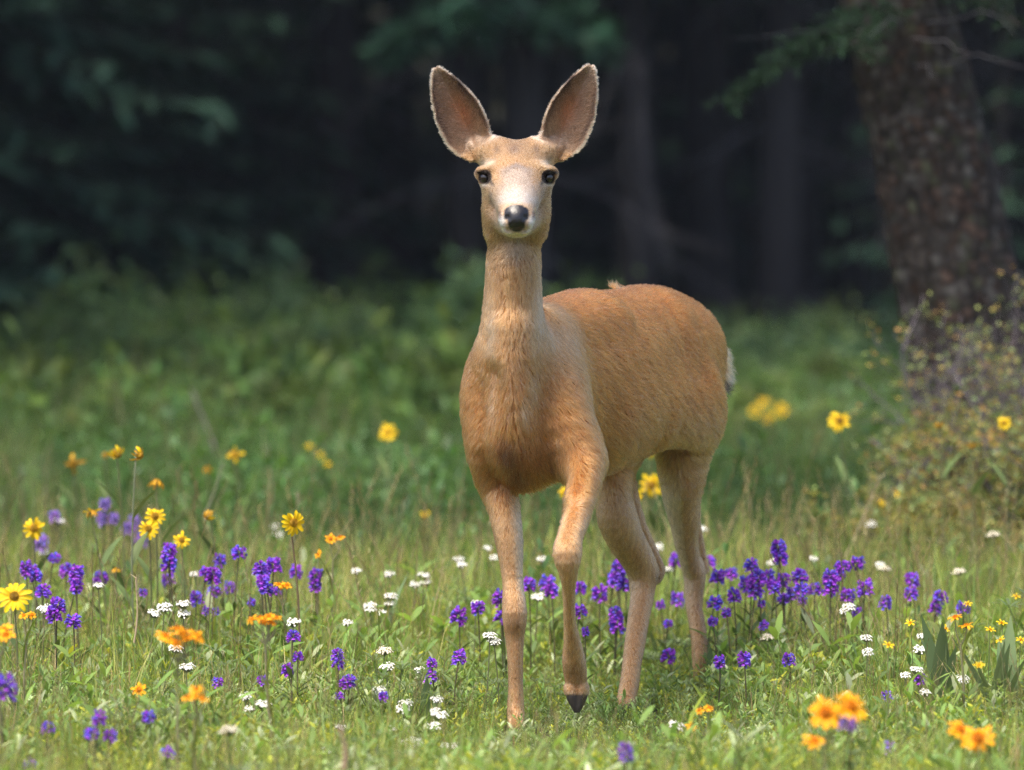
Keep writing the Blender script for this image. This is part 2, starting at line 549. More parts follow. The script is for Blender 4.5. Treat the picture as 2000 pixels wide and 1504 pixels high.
overhead_bough_tree()

# ================================================================== BUSHES AT THE FOREST EDGE
def bush_parts(seed, r, h, nleaf, ls, c0, upright=.4):
    R = np.random.default_rng(seed)
    st = MB(); lf = MB()
    nst = 16
    for i in range(nst):
        a = R.uniform(0, 6.28); rr = r * math.sqrt(R.random()) * .95
        tip = np.array([math.cos(a) * rr, math.sin(a) * rr, h * R.uniform(.6, 1.05) * (1 - .35 * (rr / r) ** 2)])
        t = np.linspace(0, 1, 6)
        p = np.array([tip[0] * .15, tip[1] * .15, 0]) + (tip - np.array([tip[0] * .15, tip[1] * .15, 0])) * t[:, None]
        p[:, :2] += np.array([math.cos(a), math.sin(a)]) * (.1 * r * np.sin(t * 3.1))[:, None]
        st.tube(p, .008 * (1 - .7 * t), 4, (.09, .07, .05))
        cs = R.uniform(.7, 1.35)
        for k in range(nleaf // nst):
            q = R.uniform(.18, 1.0) ** .8
            c = np.array([np.interp(q, t, p[:, j]) for j in range(3)]) + R.normal(size=3) * r * .13
            c[2] = max(c[2], .02)
            d = R.normal(size=3); d[2] = abs(d[2]) * upright + .1
            d = d / np.linalg.norm(d) * ls * R.uniform(.6, 1.3)
            col = np.array(c0) * cs * R.uniform(.65, 1.35) * np.array([R.uniform(.8, 1.25), 1, R.uniform(.7, 1.2)])
            lf.blade(c, c + d, ls * .55, (0, 0, ls * .06), 2, col, fold=np.cross(d, R.normal(size=3)), shape=([0, .45, 1], [.25, 1, .1]))
    return st.mesh("stem", M_TWIG), lf.mesh("foliage", M_LEAF)


BUSHES = [bush_parts(1, .55, .85, 1500, .075, (.105, .18, .065)), bush_parts(2, .65, .75, 1600, .07, (.07, .14, .065)),
          bush_parts(3, .45, 1.0, 1300, .075, (.09, .17, .075)), bush_parts(4, .6, .6, 1500, .065, (.115, .19, .06)),
          bush_parts(6, .40, .45, 900, .085, (.13, .21, .055), .9)]


def put_bush(kind, px_, d, top, label, group, wid=1.0):
    x = (px_ - 1000) / FPX * d
    g = float(gz(x, d))
    ztop = at(px_, top, d)[2] - g
    hs = (.85, .75, 1.0, .6, .45)[kind]
    s = max(ztop, .15) / hs
    o = empty("bush", (x, d, g - .02))
    o.rotation_euler = (0, 0, random.uniform(0, 6.28))
    o.scale = (s * .4 + .6 * wid, s * .4 + .6 * wid, s)
    for nm, me in zip(("stem", "foliage"), BUSHES[kind]):
        q = mesh_obj(nm, me, o)
        if nm == "stem":
            q["kind"] = "stuff"
    tag(o, label, "bush", group)


lb = "green leafy bush in the hazy row before the dark forest"
for i, px_ in enumerate(range(-320, 1010, 88)):
    put_bush(i % 4, px_ + R.uniform(-35, 35), R.uniform(27.5, 31.5), (510, 590, 535, 620, 500)[i % 5] + R.uniform(-15, 15), lb, "bushes along the forest edge")
for i, px_ in enumerate(range(-280, 1000, 105)):
    put_bush((i + 1) % 4, px_ + R.uniform(-25, 25), R.uniform(24, 27), (600, 690, 640)[i % 3] + R.uniform(-15, 15), "low leafy bush in front of the forest-edge bushes", "lower bushes beside the meadow")
put_bush(0, 160, 26.5, 500, "brightest pale green bush, standing tall among the forest-edge bushes", None, .75)
put_bush(2, 1055, 30, 560, lb, "bushes along the forest edge")
lr = "small dark bush in the shade behind the deer's rump"
for px_, d, top, k in ((1440, 29, 610, 1), (1530, 30, 585, 3), (1640, 28, 600, 1), (1500, 26, 660, 3), (1620, 25, 690, 4), (1720, 27, 650, 1), (1430, 24, 690, 4), (2050, 27, 600, 0), (2200, 28, 580, 2)):
    put_bush(k, px_, d, top, lr, "bushes behind the deer's rump")
lh = "bright green leafy weed clump at the far side of the meadow"
for i, px_ in enumerate(range(-300, 960, 62)):
    d = R.uniform(19.5, 24)
    put_bush(4, px_ + R.uniform(-20, 20), d, R.uniform(635, 745), lh, "weed clumps along the meadow's far side", R.uniform(.7, 1.1))
for px_ in (1440, 1500, 1570, 1650, 1720, 1380, 1780):
    put_bush(4, px_ + R.uniform(-15, 15), R.uniform(20, 23), R.uniform(745, 790), "grey-green weed clump between the deer's rump and the leaning trunk", "weed clumps under the trees", .8)


# ================================================================== THE TWIGGY SHRUB
def twiggy_shrub(name, c, r, h, nst, leaf_n, label, leafy, twig_c, seed, lean=(0, 0)):
    R = np.random.default_rng(seed)
    O_ = np.array([c[0], c[1], float(gz(c[0], c[1])) - .01])
    o = empty(name, tuple(O_))
    st = MB(); lf = MB()
    pal = [(.19, .25, .07), (.23, .26, .08), (.34, .28, .07), (.34, .20, .06), (.15, .21, .08), (.26, .31, .13)]
    def leaf(p, k):
        for _ in range(k):
            q = p + R.normal(size=3) * .012
            d = R.normal(size=3); d[2] = abs(d[2]) * .6
            d = d / np.linalg.norm(d) * R.uniform(.010, .021)
            lf.blade(q, q + d, .010 * R.uniform(.7, 1.3), (0, 0, .001), 2, np.array(pal[R.integers(6)]) * R.uniform(.7, 1.3), fold=np.cross(d, R.normal(size=3)), shape=([0, .5, 1], [.3, 1, .15]))
    def grow(p, d, L, rad, lvl):
        n = 6
        pts = [p]
        for i in range(n):
            d = d + R.normal(size=3) * .20 + np.array([0, 0, .04])
            d = d / np.linalg.norm(d)
            p = p + d * L / n
            p[2] = max(p[2], .015)
            pts.append(p)
        pts = np.array(pts)
        st.tube(pts, np.linspace(rad, rad * .45, n + 1), 4 if lvl < 2 else 3, np.array(twig_c) * R.uniform(.65, 1.45))
        hh = pts[:, 2] / h
        if lvl >= 1:
            for q in pts[1:]:
                pr = leafy if q[2] / h < .62 else leafy * .22
                if R.random() < pr:
                    leaf(q, leaf_n)
        if lvl < 3:
            for k in range((4, 4, 3)[lvl]):
                i = R.integers(1, n + 1)
                nd = d * .6 + R.normal(size=3) * .75
                nd[2] += .15
                grow(pts[i].copy(), nd / np.linalg.norm(nd), L * R.uniform(.42, .68), rad * .52, lvl + 1)
    for i in range(nst):
        a = R.uniform(0, 6.28); b = R.uniform(.1, 1.0)
        d = np.array([math.cos(a) * b * r / h * 1.5 + lean[0], math.sin(a) * b * r / h * 1.5 + lean[1], 1.0])
        grow(np.array([math.cos(a) * r * .2, math.sin(a) * r * .2, 0.0]), d / np.linalg.norm(d), h * R.uniform(.5, .8), .0085, 0)
    mesh_obj("branch", st.mesh("branch", M_TWIG), o)["kind"] = "stuff"
    mesh_obj("foliage", lf.mesh("foliage", M_LEAF), o)
    tag(o, label, "shrub")


twiggy_shrub("twiggy_shrub", (1.50, 13.85), .42, .84, 56, 4, "tangled shrub of grey-purple twigs with few yellowing leaves under the leaning trunk", .42, (.15, .13, .142), 3)
twiggy_shrub("twiggy_shrub", (1.25, 13.5), .25, .46, 18, 8, "low yellow-green leafy shrub at the foot of the grey twiggy shrub", .95, (.10, .08, .07), 4)
twiggy_shrub("twiggy_shrub", (1.56, 13.3), .32, .50, 16, 6, "dense low shrub with orange and yellow leaves below the grey twigs", .85, (.10, .08, .08), 7)


# ================================================================== AIR
def build_haze():
    x0, x1, y0, y1, z0, z1 = -126, 126, -46, 166, -1.3, 46
    V = [(x, y, z) for x in (x0, x1) for y in (y0, y1) for z in (z0, z1)]
    Q = np.array([(0, 1, 3, 2), (4, 6, 7, 5), (0, 4, 5, 1), (2, 3, 7, 6), (0, 2, 6, 4), (1, 5, 7, 3)])
    m = bpy.data.materials.new("thin_air"); m.use_nodes = True
    nt = m.node_tree; nt.nodes.clear()
    out = nt.nodes.new("ShaderNodeOutputMaterial")
    v = nt.nodes.new("ShaderNodeVolumePrincipled")
    v.inputs["Color"].default_value = (.70, .81, 1.0, 1)
    v.inputs["Density"].default_value = HAZE
    v.inputs["Anisotropy"].default_value = .2
    nt.links.new(v.outputs[0], out.inputs["Volume"])
    o = mesh_obj("haze", mesh_np("haze", V, Q, m, False))
    tag(o, "thin bluish haze in the air over meadow and forest", "haze", kind="stuff")


HAZE = .0005
build_haze()
# ================================================================== MEADOW GROWTH (uncountable stuff, instanced tufts)
M_GRASS = leaf_mat("grass_blades", .45, .22, .5, (1, 1, .5), .3)
GREENS = [(.19, .30, .065), (.25, .34, .075), (.14, .24, .06), (.32, .38, .10), (.20, .31, .10)]
STRAW = [(.44, .36, .17), (.34, .27, .13), (.48, .41, .22)]


def tuft_grass(seed, n, h0, h1, spread, straw=.2, wid=.0032, mul=1.0):
    R = np.random.default_rng(seed); m = MB()
    for i in range(n):
        a = R.uniform(0, 6.28); r = spread * math.sqrt(R.random())
        b = np.array([math.cos(a) * r, math.sin(a) * r, -.005])
        h = R.uniform(h0, h1)
        la = R.uniform(0, 6.28); ln = h * R.uniform(.05, .55)
        tip = b + np.array([math.cos(la) * ln, math.sin(la) * ln, h])
        s = R.random() < straw
        c = np.array(random.Random(seed * 100 + i).choice(STRAW if s else GREENS)) * R.uniform(.75, 1.25) * mul
        c2 = c * np.array([1.25, 1.12, 1.0])
        m.blade(b, tip, wid * R.uniform(.6, 1.4), (math.cos(la) * -ln * .25, math.sin(la) * -ln * .25, h * .04), 3, c * .8, c2, fold=np.array([-math.sin(la + R.normal() * .7), math.cos(la), R.normal() * .1]))
    return m.mesh("grass_tuft", M_GRASS)


def tuft_seed(seed):
    """a few thin seeding stalks"""
    R = np.random.default_rng(seed); m = MB()
    for i in range(3):
        h = R.uniform(.18, .36); la = R.uniform(0, 6.28); ln = h * R.uniform(.03, .3)
        b = np.array([R.normal() * .02, R.normal() * .02, 0])
        tip = b + np.array([math.cos(la) * ln, math.sin(la) * ln, h])
        c = np.array(STRAW[R.integers(3)]) * R.uniform(.6, 1.0)
        t = np.linspace(0, 1, 5)
        p = b + (tip - b) * t[:, None]; p[:, :2] -= (np.array([math.cos(la), math.sin(la)]) * ln * .2)[None] * np.sin(t * 3.14)[:, None]
        m.tube(p, [.0011, .001, .0009, .0008, .0006], 3, c)
        for q in np.linspace(.80, 1, 11):
            cc = np.array([np.interp(q, t, p[:, j]) for j in range(3)])
            d = np.array([R.normal() * .5, R.normal() * .5, 1.0]); d = d / np.linalg.norm(d) * .011
            m.blade(cc, cc + d, .0032, (0, 0, 0), 1, c * R.uniform(.8, 1.3), fold=R.normal(size=3), shape=([0, 1], [.8, .3]))
    return m.mesh("seed_stalk", M_GRASS)


def tuft_leafy(seed, nst, h0, h1, ls, pal, pairs=5, asp=.38, mul=1.0):
    """leafy herb: stems carrying pairs of oval leaflets"""
    R = np.random.default_rng(seed); m = MB()
    for i in range(nst):
        h = R.uniform(h0, h1); la = R.uniform(0, 6.28); ln = h * R.uniform(.1, .7)
        b = np.array([R.normal() * .018, R.normal() * .018, 0])
        tip = b + np.array([math.cos(la) * ln, math.sin(la) * ln, h])
        t = np.linspace(0, 1, 4)
        p = b + (tip - b) * t[:, None]
        c = np.array(pal[R.integers(len(pal))]) * R.uniform(.8, 1.2) * mul
        m.tube(p, [.0012, .0011, .001, .0007], 3, c * .8)
        ax = R.uniform(0, 6.28)
        for q in np.linspace(.25, 1, pairs):
            cc = b + (tip - b) * q
            ax += 1.57 + R.normal() * .3
            for s in (0, 3.1416):
                d = np.array([math.cos(ax + s), math.sin(ax + s), R.uniform(.15, 1.3)]); d = d / np.linalg.norm(d) * ls * R.uniform(.65, 1.2)
                w = np.cross(d, [0, 0, 1.0]) + R.normal(size=3) * ls * .2
                cl = c * R.uniform(.8, 1.25)
                m.blade(cc, cc + d, np.linalg.norm(d) * asp, (0, 0, ls * .08), 3, cl * .9, cl * 1.1, fold=w, shape=([0, .35, .7, 1], [.2, 1, .85, .1]))
    return m.mesh("leafy_herb", M_GRASS)


def tuft_palmate(seed):
    R = np.random.default_rng(seed); m = MB()
    for i in range(5):
        h = R.uniform(.08, .17); a = R.uniform(0, 6.28); ln = R.uniform(.02, .09)
        tip = np.array([math.cos(a) * ln, math.sin(a) * ln, h])
        c = np.array((.16, .22, .10)) * R.uniform(.8, 1.2)
        m.tube([np.zeros(3), tip * .5, tip], [.0014, .0012, .001], 3, c * .8)
        k = R.integers(6, 9)
        for j in range(k):
            b = j / k * 6.28
            d = np.array([math.cos(b), math.sin(b), R.uniform(.2, .5)]) * R.uniform(.028, .04)
            m.blade(tip, tip + d, .008, (0, 0, .004), 3, c, c * 1.15, fold=np.cross(d, [0, 0, 1.0]), shape=([0, .4, .75, 1], [.25, .8, 1, .15]))
    return m.mesh("palmate_herb", M_GRASS)


PALE = [(.33, .41, .19), (.29, .38, .15), (.38, .44, .25)]
LIME = [(.38, .41, .045), (.31, .38, .05), (.45, .44, .06)]
MID = [(.17, .27, .065), (.19, .30, .075), (.15, .24, .07)]


def scatter(name, meshes, pts, scl, idx, label, category):
    """one stuff object: geometry nodes put the tuft meshes on its points"""
    coll = bpy.data.collections.new(name + "_tufts")
    for i, me in enumerate(meshes):
        coll.objects.link(bpy.data.objects.new("%s_tuft_%02d" % (name, i), me))
    me = bpy.data.meshes.new(name)
    me.vertices.add(len(pts)); me.vertices.foreach_set("co", np.asarray(pts, np.float32).ravel())
    a = me.attributes.new("scl", 'FLOAT', 'POINT'); a.data.foreach_set("value", np.asarray(scl, np.float32))
    a = me.attributes.new("idx", 'INT', 'POINT'); a.data.foreach_set("value", np.asarray(idx, np.int32))
    rot = np.stack([rng.normal(0, .10, len(pts)), rng.normal(0, .10, len(pts)), rng.uniform(0, 6.283, len(pts))], 1)
    a = me.attributes.new("rot", 'FLOAT_VECTOR', 'POINT'); a.data.foreach_set("vector", rot.astype(np.float32).ravel())
    o = mesh_obj(name, me)
    ng = bpy.data.node_groups.new(name + "_scatter", 'GeometryNodeTree')
    ng.interface.new_socket("Geometry", in_out='INPUT', socket_type='NodeSocketGeometry')
    ng.interface.new_socket("Geometry", in_out='OUTPUT', socket_type='NodeSocketGeometry')
    N, L = ng.nodes.new, ng.links.new
    gi, go = N("NodeGroupInput"), N("NodeGroupOutput")
    ci = N("GeometryNodeCollectionInfo"); ci.inputs[0].default_value = coll
    ci.inputs["Separate Children"].default_value = True; ci.inputs["Reset Children"].default_value = True
    ip = N("GeometryNodeInstanceOnPoints")
    def attr(n, ty):
        q = N("GeometryNodeInputNamedAttribute"); q.data_type = ty; q.inputs[0].default_value = n
        return q.outputs[0]
    L(gi.outputs[0], ip.inputs["Points"]); L(ci.outputs[0], ip.inputs["Instance"])
    ip.inputs["Pick Instance"].default_value = True
    L(attr("idx", 'INT'), ip.inputs["Instance Index"])
    e2r = N("FunctionNodeEulerToRotation")
    L(attr("rot", 'FLOAT_VECTOR'), e2r.inputs[0]); L(e2r.outputs[0], ip.inputs["Rotation"])
    L(attr("scl", 'FLOAT'), ip.inputs["Scale"])
    L(ip.outputs[0], go.inputs[0])
    md = o.modifiers.new("scatter", 'NODES'); md.node_group = ng
    tag(o, label, category, kind="stuff")
    return o


def region(n, d0, d1, margin, power=1.0):
    d = d0 + (d1 - d0) * rng.random(n * 2)
    w = .107 * d + margin
    keep = rng.random(n * 2) < w / w.max()
    d = d[keep][:n]; w = w[keep][:n]
    x = rng.uniform(-1, 1, len(d)) * w
    return np.stack([x, d, gz(x, d)], 1)


def patch(p, f, seed):
    r = np.random.default_rng(seed); o = np.zeros(len(p))
    for _ in range(4):
        k = r.normal(size=2) * f
        o += np.sin(p[:, 0] * k[0] + p[:, 1] * k[1] + r.uniform(0, 6.28))
    return o / 4


def low_near_deer(P):
    """the growth is cropped and trodden where the deer stands"""
    return np.exp(-((P[:, 0] - .19) / .34) ** 4) * sstep(11.4, 10.9, P[:, 1]) * sstep(8.9, 9.3, P[:, 1])


# --- fine grass near the deer
T = [tuft_grass(s, 34, .05, .18, .05, .10, .0028, 1.15) for s in range(1, 5)] + [tuft_grass(s, 26, .08, .24, .05, .24, .0026, 1.15) for s in range(5, 8)] + [tuft_grass(s, 14, .10, .26, .03, .1, .0055) for s in range(8, 10)] + [tuft_seed(s) for s in range(20, 24)]
P = region(7600, 7.5, 13.2, .8)
ix = rng.choice(13, len(P), p=[.125] * 4 + [.08] * 3 + [.07] * 2 + [.03] * 4)
sc = rng.uniform(.7, 1.15, len(P)) * (1 + .25 * sstep(11, 13, P[:, 1])) * (1 - .32 * sstep(10.7, 9.9, P[:, 1])) * (1 - .62 * low_near_deer(P))
scatter("grass", T, P, sc, ix, "fine green and straw-coloured meadow grass around the deer", "grass")
# --- leafy herbs
T = [tuft_leafy(s, 5, .04, .11, .030, PALE, 4, .38, 1.15) for s in range(1, 4)] + [tuft_leafy(s, 5, .03, .10, .024, LIME, 4, .38, 1.1) for s in range(4, 7)] + [tuft_leafy(s, 5, .04, .13, .032, MID, 4, .32, 1.2) for s in range(7, 10)] + [tuft_palmate(s) for s in range(10, 12)] + [tuft_leafy(s, 4, .07, .16, .062, PALE if s % 2 else MID, 3, .24, 1.1) for s in range(60, 63)]
P = region(9500, 7.5, 12.6, .8)
pn = patch(P, 3.0, 4); pm = patch(P, 2.2, 5)
pr = np.stack([.30 + .25 * pn] * 3 + [.28 - .30 * pn + .35 * sstep(9.9, 9.0, P[:, 1])] * 3 + [.25 + .25 * pm] * 3 + [.06 + 0 * pn] * 2 + [.07 + .06 * pm] * 3, 1).clip(.02)
pr /= pr.sum(1)[:, None]
ix = (rng.random(len(P))[:, None] > np.cumsum(pr, 1)).sum(1).clip(0, 13)
sc = rng.uniform(.7, 1.2, len(P)) * (1 - .25 * sstep(10.7, 9.9, P[:, 1])) * (1 - .50 * low_near_deer(P)) * (1 - .45 * np.exp(-((P[:, 0] - .13) / .12) ** 2 - ((P[:, 1] - 9.6) / .35) ** 2)) * (1 + .3 * patch(P, 5, 8))
scatter("leafy_undergrowth", T, P, sc, ix, "carpet of small pale and lime green leaves under the flowers", "undergrowth")
# --- taller rough grass behind
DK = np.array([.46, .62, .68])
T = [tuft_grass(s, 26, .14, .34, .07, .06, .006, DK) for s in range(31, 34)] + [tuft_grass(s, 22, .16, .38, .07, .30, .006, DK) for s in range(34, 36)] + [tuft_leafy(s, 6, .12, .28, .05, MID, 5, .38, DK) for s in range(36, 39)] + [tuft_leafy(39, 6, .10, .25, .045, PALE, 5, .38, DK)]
P = region(7800, 11.7, 26, 1.6)
ix = rng.choice(9, len(P), p=[.14] * 3 + [.09] * 2 + [.11] * 3 + [.07])
pq = patch(P, 2.4, 12)
ix = np.where((pq > .15) & (rng.random(len(P)) < .75), rng.integers(5, 9, len(P)), ix)
ix = np.where((pq < -.2) & (rng.random(len(P)) < .6), rng.integers(3, 5, len(P)), ix)
keep = rng.random(len(P)) < .45 + .5 * sstep(-.5, .3, patch(P, 4.0, 13))
sc = rng.uniform(.5, 1.15, len(P)) * (.75 + .35 * sstep(13, 17, P[:, 1])) * (1 + .35 * patch(P, 3.1, 14))
P, ix, sc = P[keep], ix[keep], sc[keep]
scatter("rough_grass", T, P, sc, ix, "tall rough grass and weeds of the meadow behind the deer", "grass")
SHADE_DK = np.array([.24, .35, .42])  # shade before the forest, put into the foliage colour
T = [tuft_grass(s, 26, .14, .34, .07, .04, .006, SHADE_DK) for s in range(41, 44)] + [tuft_grass(s, 22, .16, .38, .07, .15, .006, SHADE_DK) for s in range(44, 46)] + [tuft_leafy(s, 6, .12, .28, .05, MID, 5, .38, SHADE_DK) for s in range(46, 49)] + [tuft_leafy(49, 6, .10, .25, .045, PALE, 5, .38, SHADE_DK)]
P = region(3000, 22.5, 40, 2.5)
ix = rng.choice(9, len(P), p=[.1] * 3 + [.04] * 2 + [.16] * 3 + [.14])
scatter("forest_floor_growth", T, P, rng.uniform(.6, 1.3, len(P)), ix, "weeds and grass coloured dark for shade between the bushes before the forest", "undergrowth")
# ================================================================== FLOWERS
M_PETAL = leaf_mat("petals", .25, .10, .55, (1, .95, .8), .2)
M_STEM = leaf_mat("flower_stems", .15, .18, .6)
FR = np.random.default_rng(77)


def penstemon_head(seed, w=.042, h=.024, fade=0):
    R = np.random.default_rng(seed); m = MB()
    n = 26
    for i in range(n):
        a = i * 2.399 + R.normal() * .3
        zf = (i + .5) / n
        r = w * .26 * math.sin(math.pi * min(.95, .12 + zf * .85)) ** .5
        c = np.array([math.cos(a) * r * .55, math.sin(a) * r * .55, (zf - .5) * h])
        d = np.array([math.cos(a), math.sin(a), (zf - .42) * 1.3]); d /= np.linalg.norm(d)
        L = w * R.uniform(.28, .44)
        col = np.array((.18, .065, .55)) if R.random() < .5 else np.array((.30, .055, .53))
        if R.random() < .15:
            col = np.array((.14, .10, .60))
        col = col * R.uniform(.75, 1.35)
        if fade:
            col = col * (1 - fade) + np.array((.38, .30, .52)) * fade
        t = np.array([0, .55, .85, 1.0]); rad = np.array([.0015, .0028, .0036, .0056]) * R.uniform(.8, 1.15) * w / .04
        m.tube(c + d * (t * L)[:, None], rad, 5, np.stack([col * .7, col, col * 1.15, col * 1.3 + .03]))
        # lower lip lobes
        s_ = np.cross(d, [0, 0, 1.0]); s_ /= np.linalg.norm(s_) + 1e-9
        tip = c + d * L
        for k in (-1, 0, 1):
            e = d * .6 + s_ * k * .8 + np.array([0, 0, -.5])
            m.blade(tip, tip + e * .0062 * w / .04, .0045 * w / .04, (0, 0, 0), 1, col * 1.4, fold=s_ + R.normal(size=3) * .2, shape=([0, 1], [1, .6]))
    for i in range(12):            # green-brown calyces between the florets
        a = R.uniform(0, 6.28); z = R.uniform(-.45, .5) * h
        c = np.array([math.cos(a) * w * .10, math.sin(a) * w * .10, z])
        d = np.array([math.cos(a), math.sin(a), .8]) * w * .16
        m.blade(c, c + d, .004, (0, 0, 0), 1, (.13, .14, .05), fold=R.normal(size=3))
    return m.mesh("flower_cluster", M_PETAL)


PH = [penstemon_head(s) for s in range(1, 8)]
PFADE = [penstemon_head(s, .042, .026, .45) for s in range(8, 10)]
PTALL = [penstemon_head(s, .042, .044) for s in range(10, 13)]


def stem_path(base, top, bow, n=7):
    t = np.linspace(0, 1, n)
    p = base + (top - base) * t[:, None]
    p[:, 0] += bow * np.sin(t * math.pi)
    return p


def stem_mesh(path, r0, r1, col, extra=()):
    m = MB()
    m.tube(path, np.linspace(r0, r1, len(path)), 5, col)
    for pth, a, b in extra:
        m.tube(pth, np.linspace(a, b, len(pth)), 5, col)
    return m.mesh("stem", M_STEM)


def lance_leaf(L, w, col, curve=.25):
    m = MB()
    n = 6; t = np.linspace(0, 1, n + 1)
    hw = np.interp(t, [0, .15, .45, .8, 1], [.25, .7, 1, .55, .03]) * w / 2
    y = L * t; z = curve * L * t * (1 - t * .75)
    V = np.concatenate([np.stack([-hw, y, z + hw * .35], 1), np.stack([0 * t, y, z], 1), np.stack([hw, y, z + hw * .35], 1)])
    k = n + 1
    Q = [(i, i + k, i + k + 1, i + 1) for i in range(n)] + [(i + k, i + 2 * k, i + 2 * k + 1, i + k + 1) for i in range(n)]
    c = np.asarray(col, float)
    m.add(V, Q, None, c)
    return m.mesh("leaf", M_STEM)


L_SMALL = [lance_leaf(.045, .010, (.11, .17, .05)), lance_leaf(.055, .012, (.13, .19, .06))]
L_MED = [lance_leaf(.085, .022, (.10, .15, .05)), lance_leaf(.10, .026, (.12, .17, .055))]
L_LIME = [lance_leaf(.11, .020, (.24, .28, .03), .5), lance_leaf(.13, .018, (.20, .26, .03), .6)]


def put_leaf(me, parent, loc, az, el):
    o = mesh_obj("leaf", me, parent, loc)
    o.rotation_euler = (el, 0, az)
    return o


def base_of(px_, py, d, lean=.05):
    top = at(px_, py, d)
    x = top[0] + FR.normal() * lean * max(top[2], .1); y = d + FR.normal() * lean * max(top[2], .1)
    return top, np.array([x, y, float(gz(x, y))])


def penstemon(px_, py, d, label, group, size=1.0, kind=0):
    top, b = base_of(px_, py, d)
    root = empty("penstemon", tuple(b))
    p = stem_path(np.zeros(3), top - b, FR.normal() * .006)
    mesh_obj("stem", stem_mesh(p, .0021, .0015, np.array((.11, .10, .05)) * FR.uniform(.8, 1.3)), root)
    me = (PH, PFADE, PTALL)[kind][FR.integers(len((PH, PFADE, PTALL)[kind]))]
    o = mesh_obj("flower_cluster", me, root, tuple(top - b))
    o.rotation_euler = (FR.normal() * .15, FR.normal() * .15, FR.uniform(0, 6.28))
    s = size * .74 * FR.uniform(.85, 1.12); o.scale = (s, s, s * FR.uniform(.85, 1.15))
    for q in (.35, .6):
        az = FR.uniform(0, 6.28)
        for k in (0, math.pi):
            c = np.array([np.interp(q, np.linspace(0, 1, 7), p[:, j]) for j in range(3)])
            put_leaf(L_SMALL[FR.integers(2)], root, tuple(c), az + k, .5)
    tag(root, label, "flower", group)
    return root


def yarrow_head(seed, w=.040, col=(.90, .89, .85)):
    R = np.random.default_rng(seed); m = MB()
    for i in range(46):
        a = i * 2.399 + R.normal() * .12; r = w * .5 * math.sqrt((i + .5) / 46) * R.uniform(.9, 1.12)
        c = np.array([math.cos(a) * r, math.sin(a) * r, 0.0026 * R.normal() - 15 * r * r])
        m.tube([np.array([c[0] * .35, c[1] * .35, -.018]), c], [.0006, .0005], 3, (.17, .20, .09))
        fr_ = .0034 * R.uniform(.8, 1.2); k = 6
        th = np.arange(k) / k * 6.28 + R.uniform(0, 1)
        rr = fr_ * np.where(np.arange(k) % 2 == 0, 1.0, .85)
        tilt = np.array([c[0], c[1], 0]) * 38
        V = [c + np.array([0, 0, .0024])] + [c + np.array([math.cos(t) * q, math.sin(t) * q, -(math.cos(t) * tilt[0] + math.sin(t) * tilt[1]) * q]) for t, q in zip(th, rr)]
        cc = np.array(col) * R.uniform(.85, 1.08)
        C = np.vstack([[np.array((.84, .82, .70))], np.tile(cc, (k, 1))])
        m.add(V, None, [(0, 1 + j, 1 + (j + 1) % k) for j in range(k)], C)
    return m.mesh("flower_head", M_PETAL)


YH = [yarrow_head(s) for s in range(1, 5)]
YCREAM = [yarrow_head(9, .042, (.62, .54, .38))]


def yarrow_leaf():
    m = MB(); R = np.random.default_rng(3)
    for i in range(14):
        q = i / 13 * .055
        for s in (-1, 1):
            m.blade((0, q, .1 * q), (s * .009 * (1 - abs(i / 13 - .4)), q + .005, .1 * q + .004), .002, (0, 0, 0), 1, (.13, .18, .07), fold=(0, 1, 0))
    m.tube([(0, 0, 0), (0, .03, .003), (0, .058, .005)], [.0009, .0007, .0004], 3, (.13, .17, .07))
    return m.mesh("leaf", M_STEM)


Y_LEAF = yarrow_leaf()


def yarrow(px_, py, d, label, group, size=1.0, cream=False):
    top, b = base_of(px_, py, d)
    root = empty("yarrow", tuple(b))
    p = stem_path(np.zeros(3), top - b - np.array([0, 0, .012]), FR.normal() * .006)
    mesh_obj("stem", stem_mesh(p, .0018, .0013, np.array((.16, .17, .08)) * FR.uniform(.8, 1.2)), root)
    o = mesh_obj("flower_head", (YCREAM if cream else YH)[0 if cream else FR.integers(4)], root, tuple(top - b))
    o.rotation_euler = (FR.normal() * .14 + .16, FR.normal() * .14, 0); o.scale = (size,) * 3
    for q in (.25, .5):
        c = np.array([np.interp(q, np.linspace(0, 1, 7), p[:, j]) for j in range(3)])
        put_leaf(Y_LEAF, root, tuple(c), FR.uniform(0, 6.28), .7)
    tag(root, label, "flower", group)


def petal_mesh(L, w, col, notch=True, droop=0.0):
    m = MB(); n = 6; t = np.linspace(0, 1, n + 1)
    hw = np.interp(t, [0, .2, .6, .88, 1], [.45, .8, 1, .8, .30]) * w / 2
    z = .18 * L * np.sin(t * 2.2) * (1 - droop) - droop * L * .9 * t ** 2
    x = L * t * (1 - .25 * droop)
    V = np.concatenate([np.stack([x, -hw, z + .0008], 1), np.stack([x * 1.0, 0 * t, z - .0006], 1), np.stack([x, hw, z + .0008], 1)])
    k = n + 1
    if notch:
        V[k + n, 0] -= L * .05
    Q = [(i, i + k, i + k + 1, i + 1) for i in range(n)] + [(i + k, i + 2 * k, i + 2 * k + 1, i + k + 1) for i in range(n)]
    c0 = np.array(col) * np.array([.92, .80, .8]); c1 = np.array(col)
    cc = np.concatenate([c0 + (c1 - c0) * t[:, None]] * 3)
    m.add(V, Q, None, cc)
    return m.mesh("petal", M_PETAL)


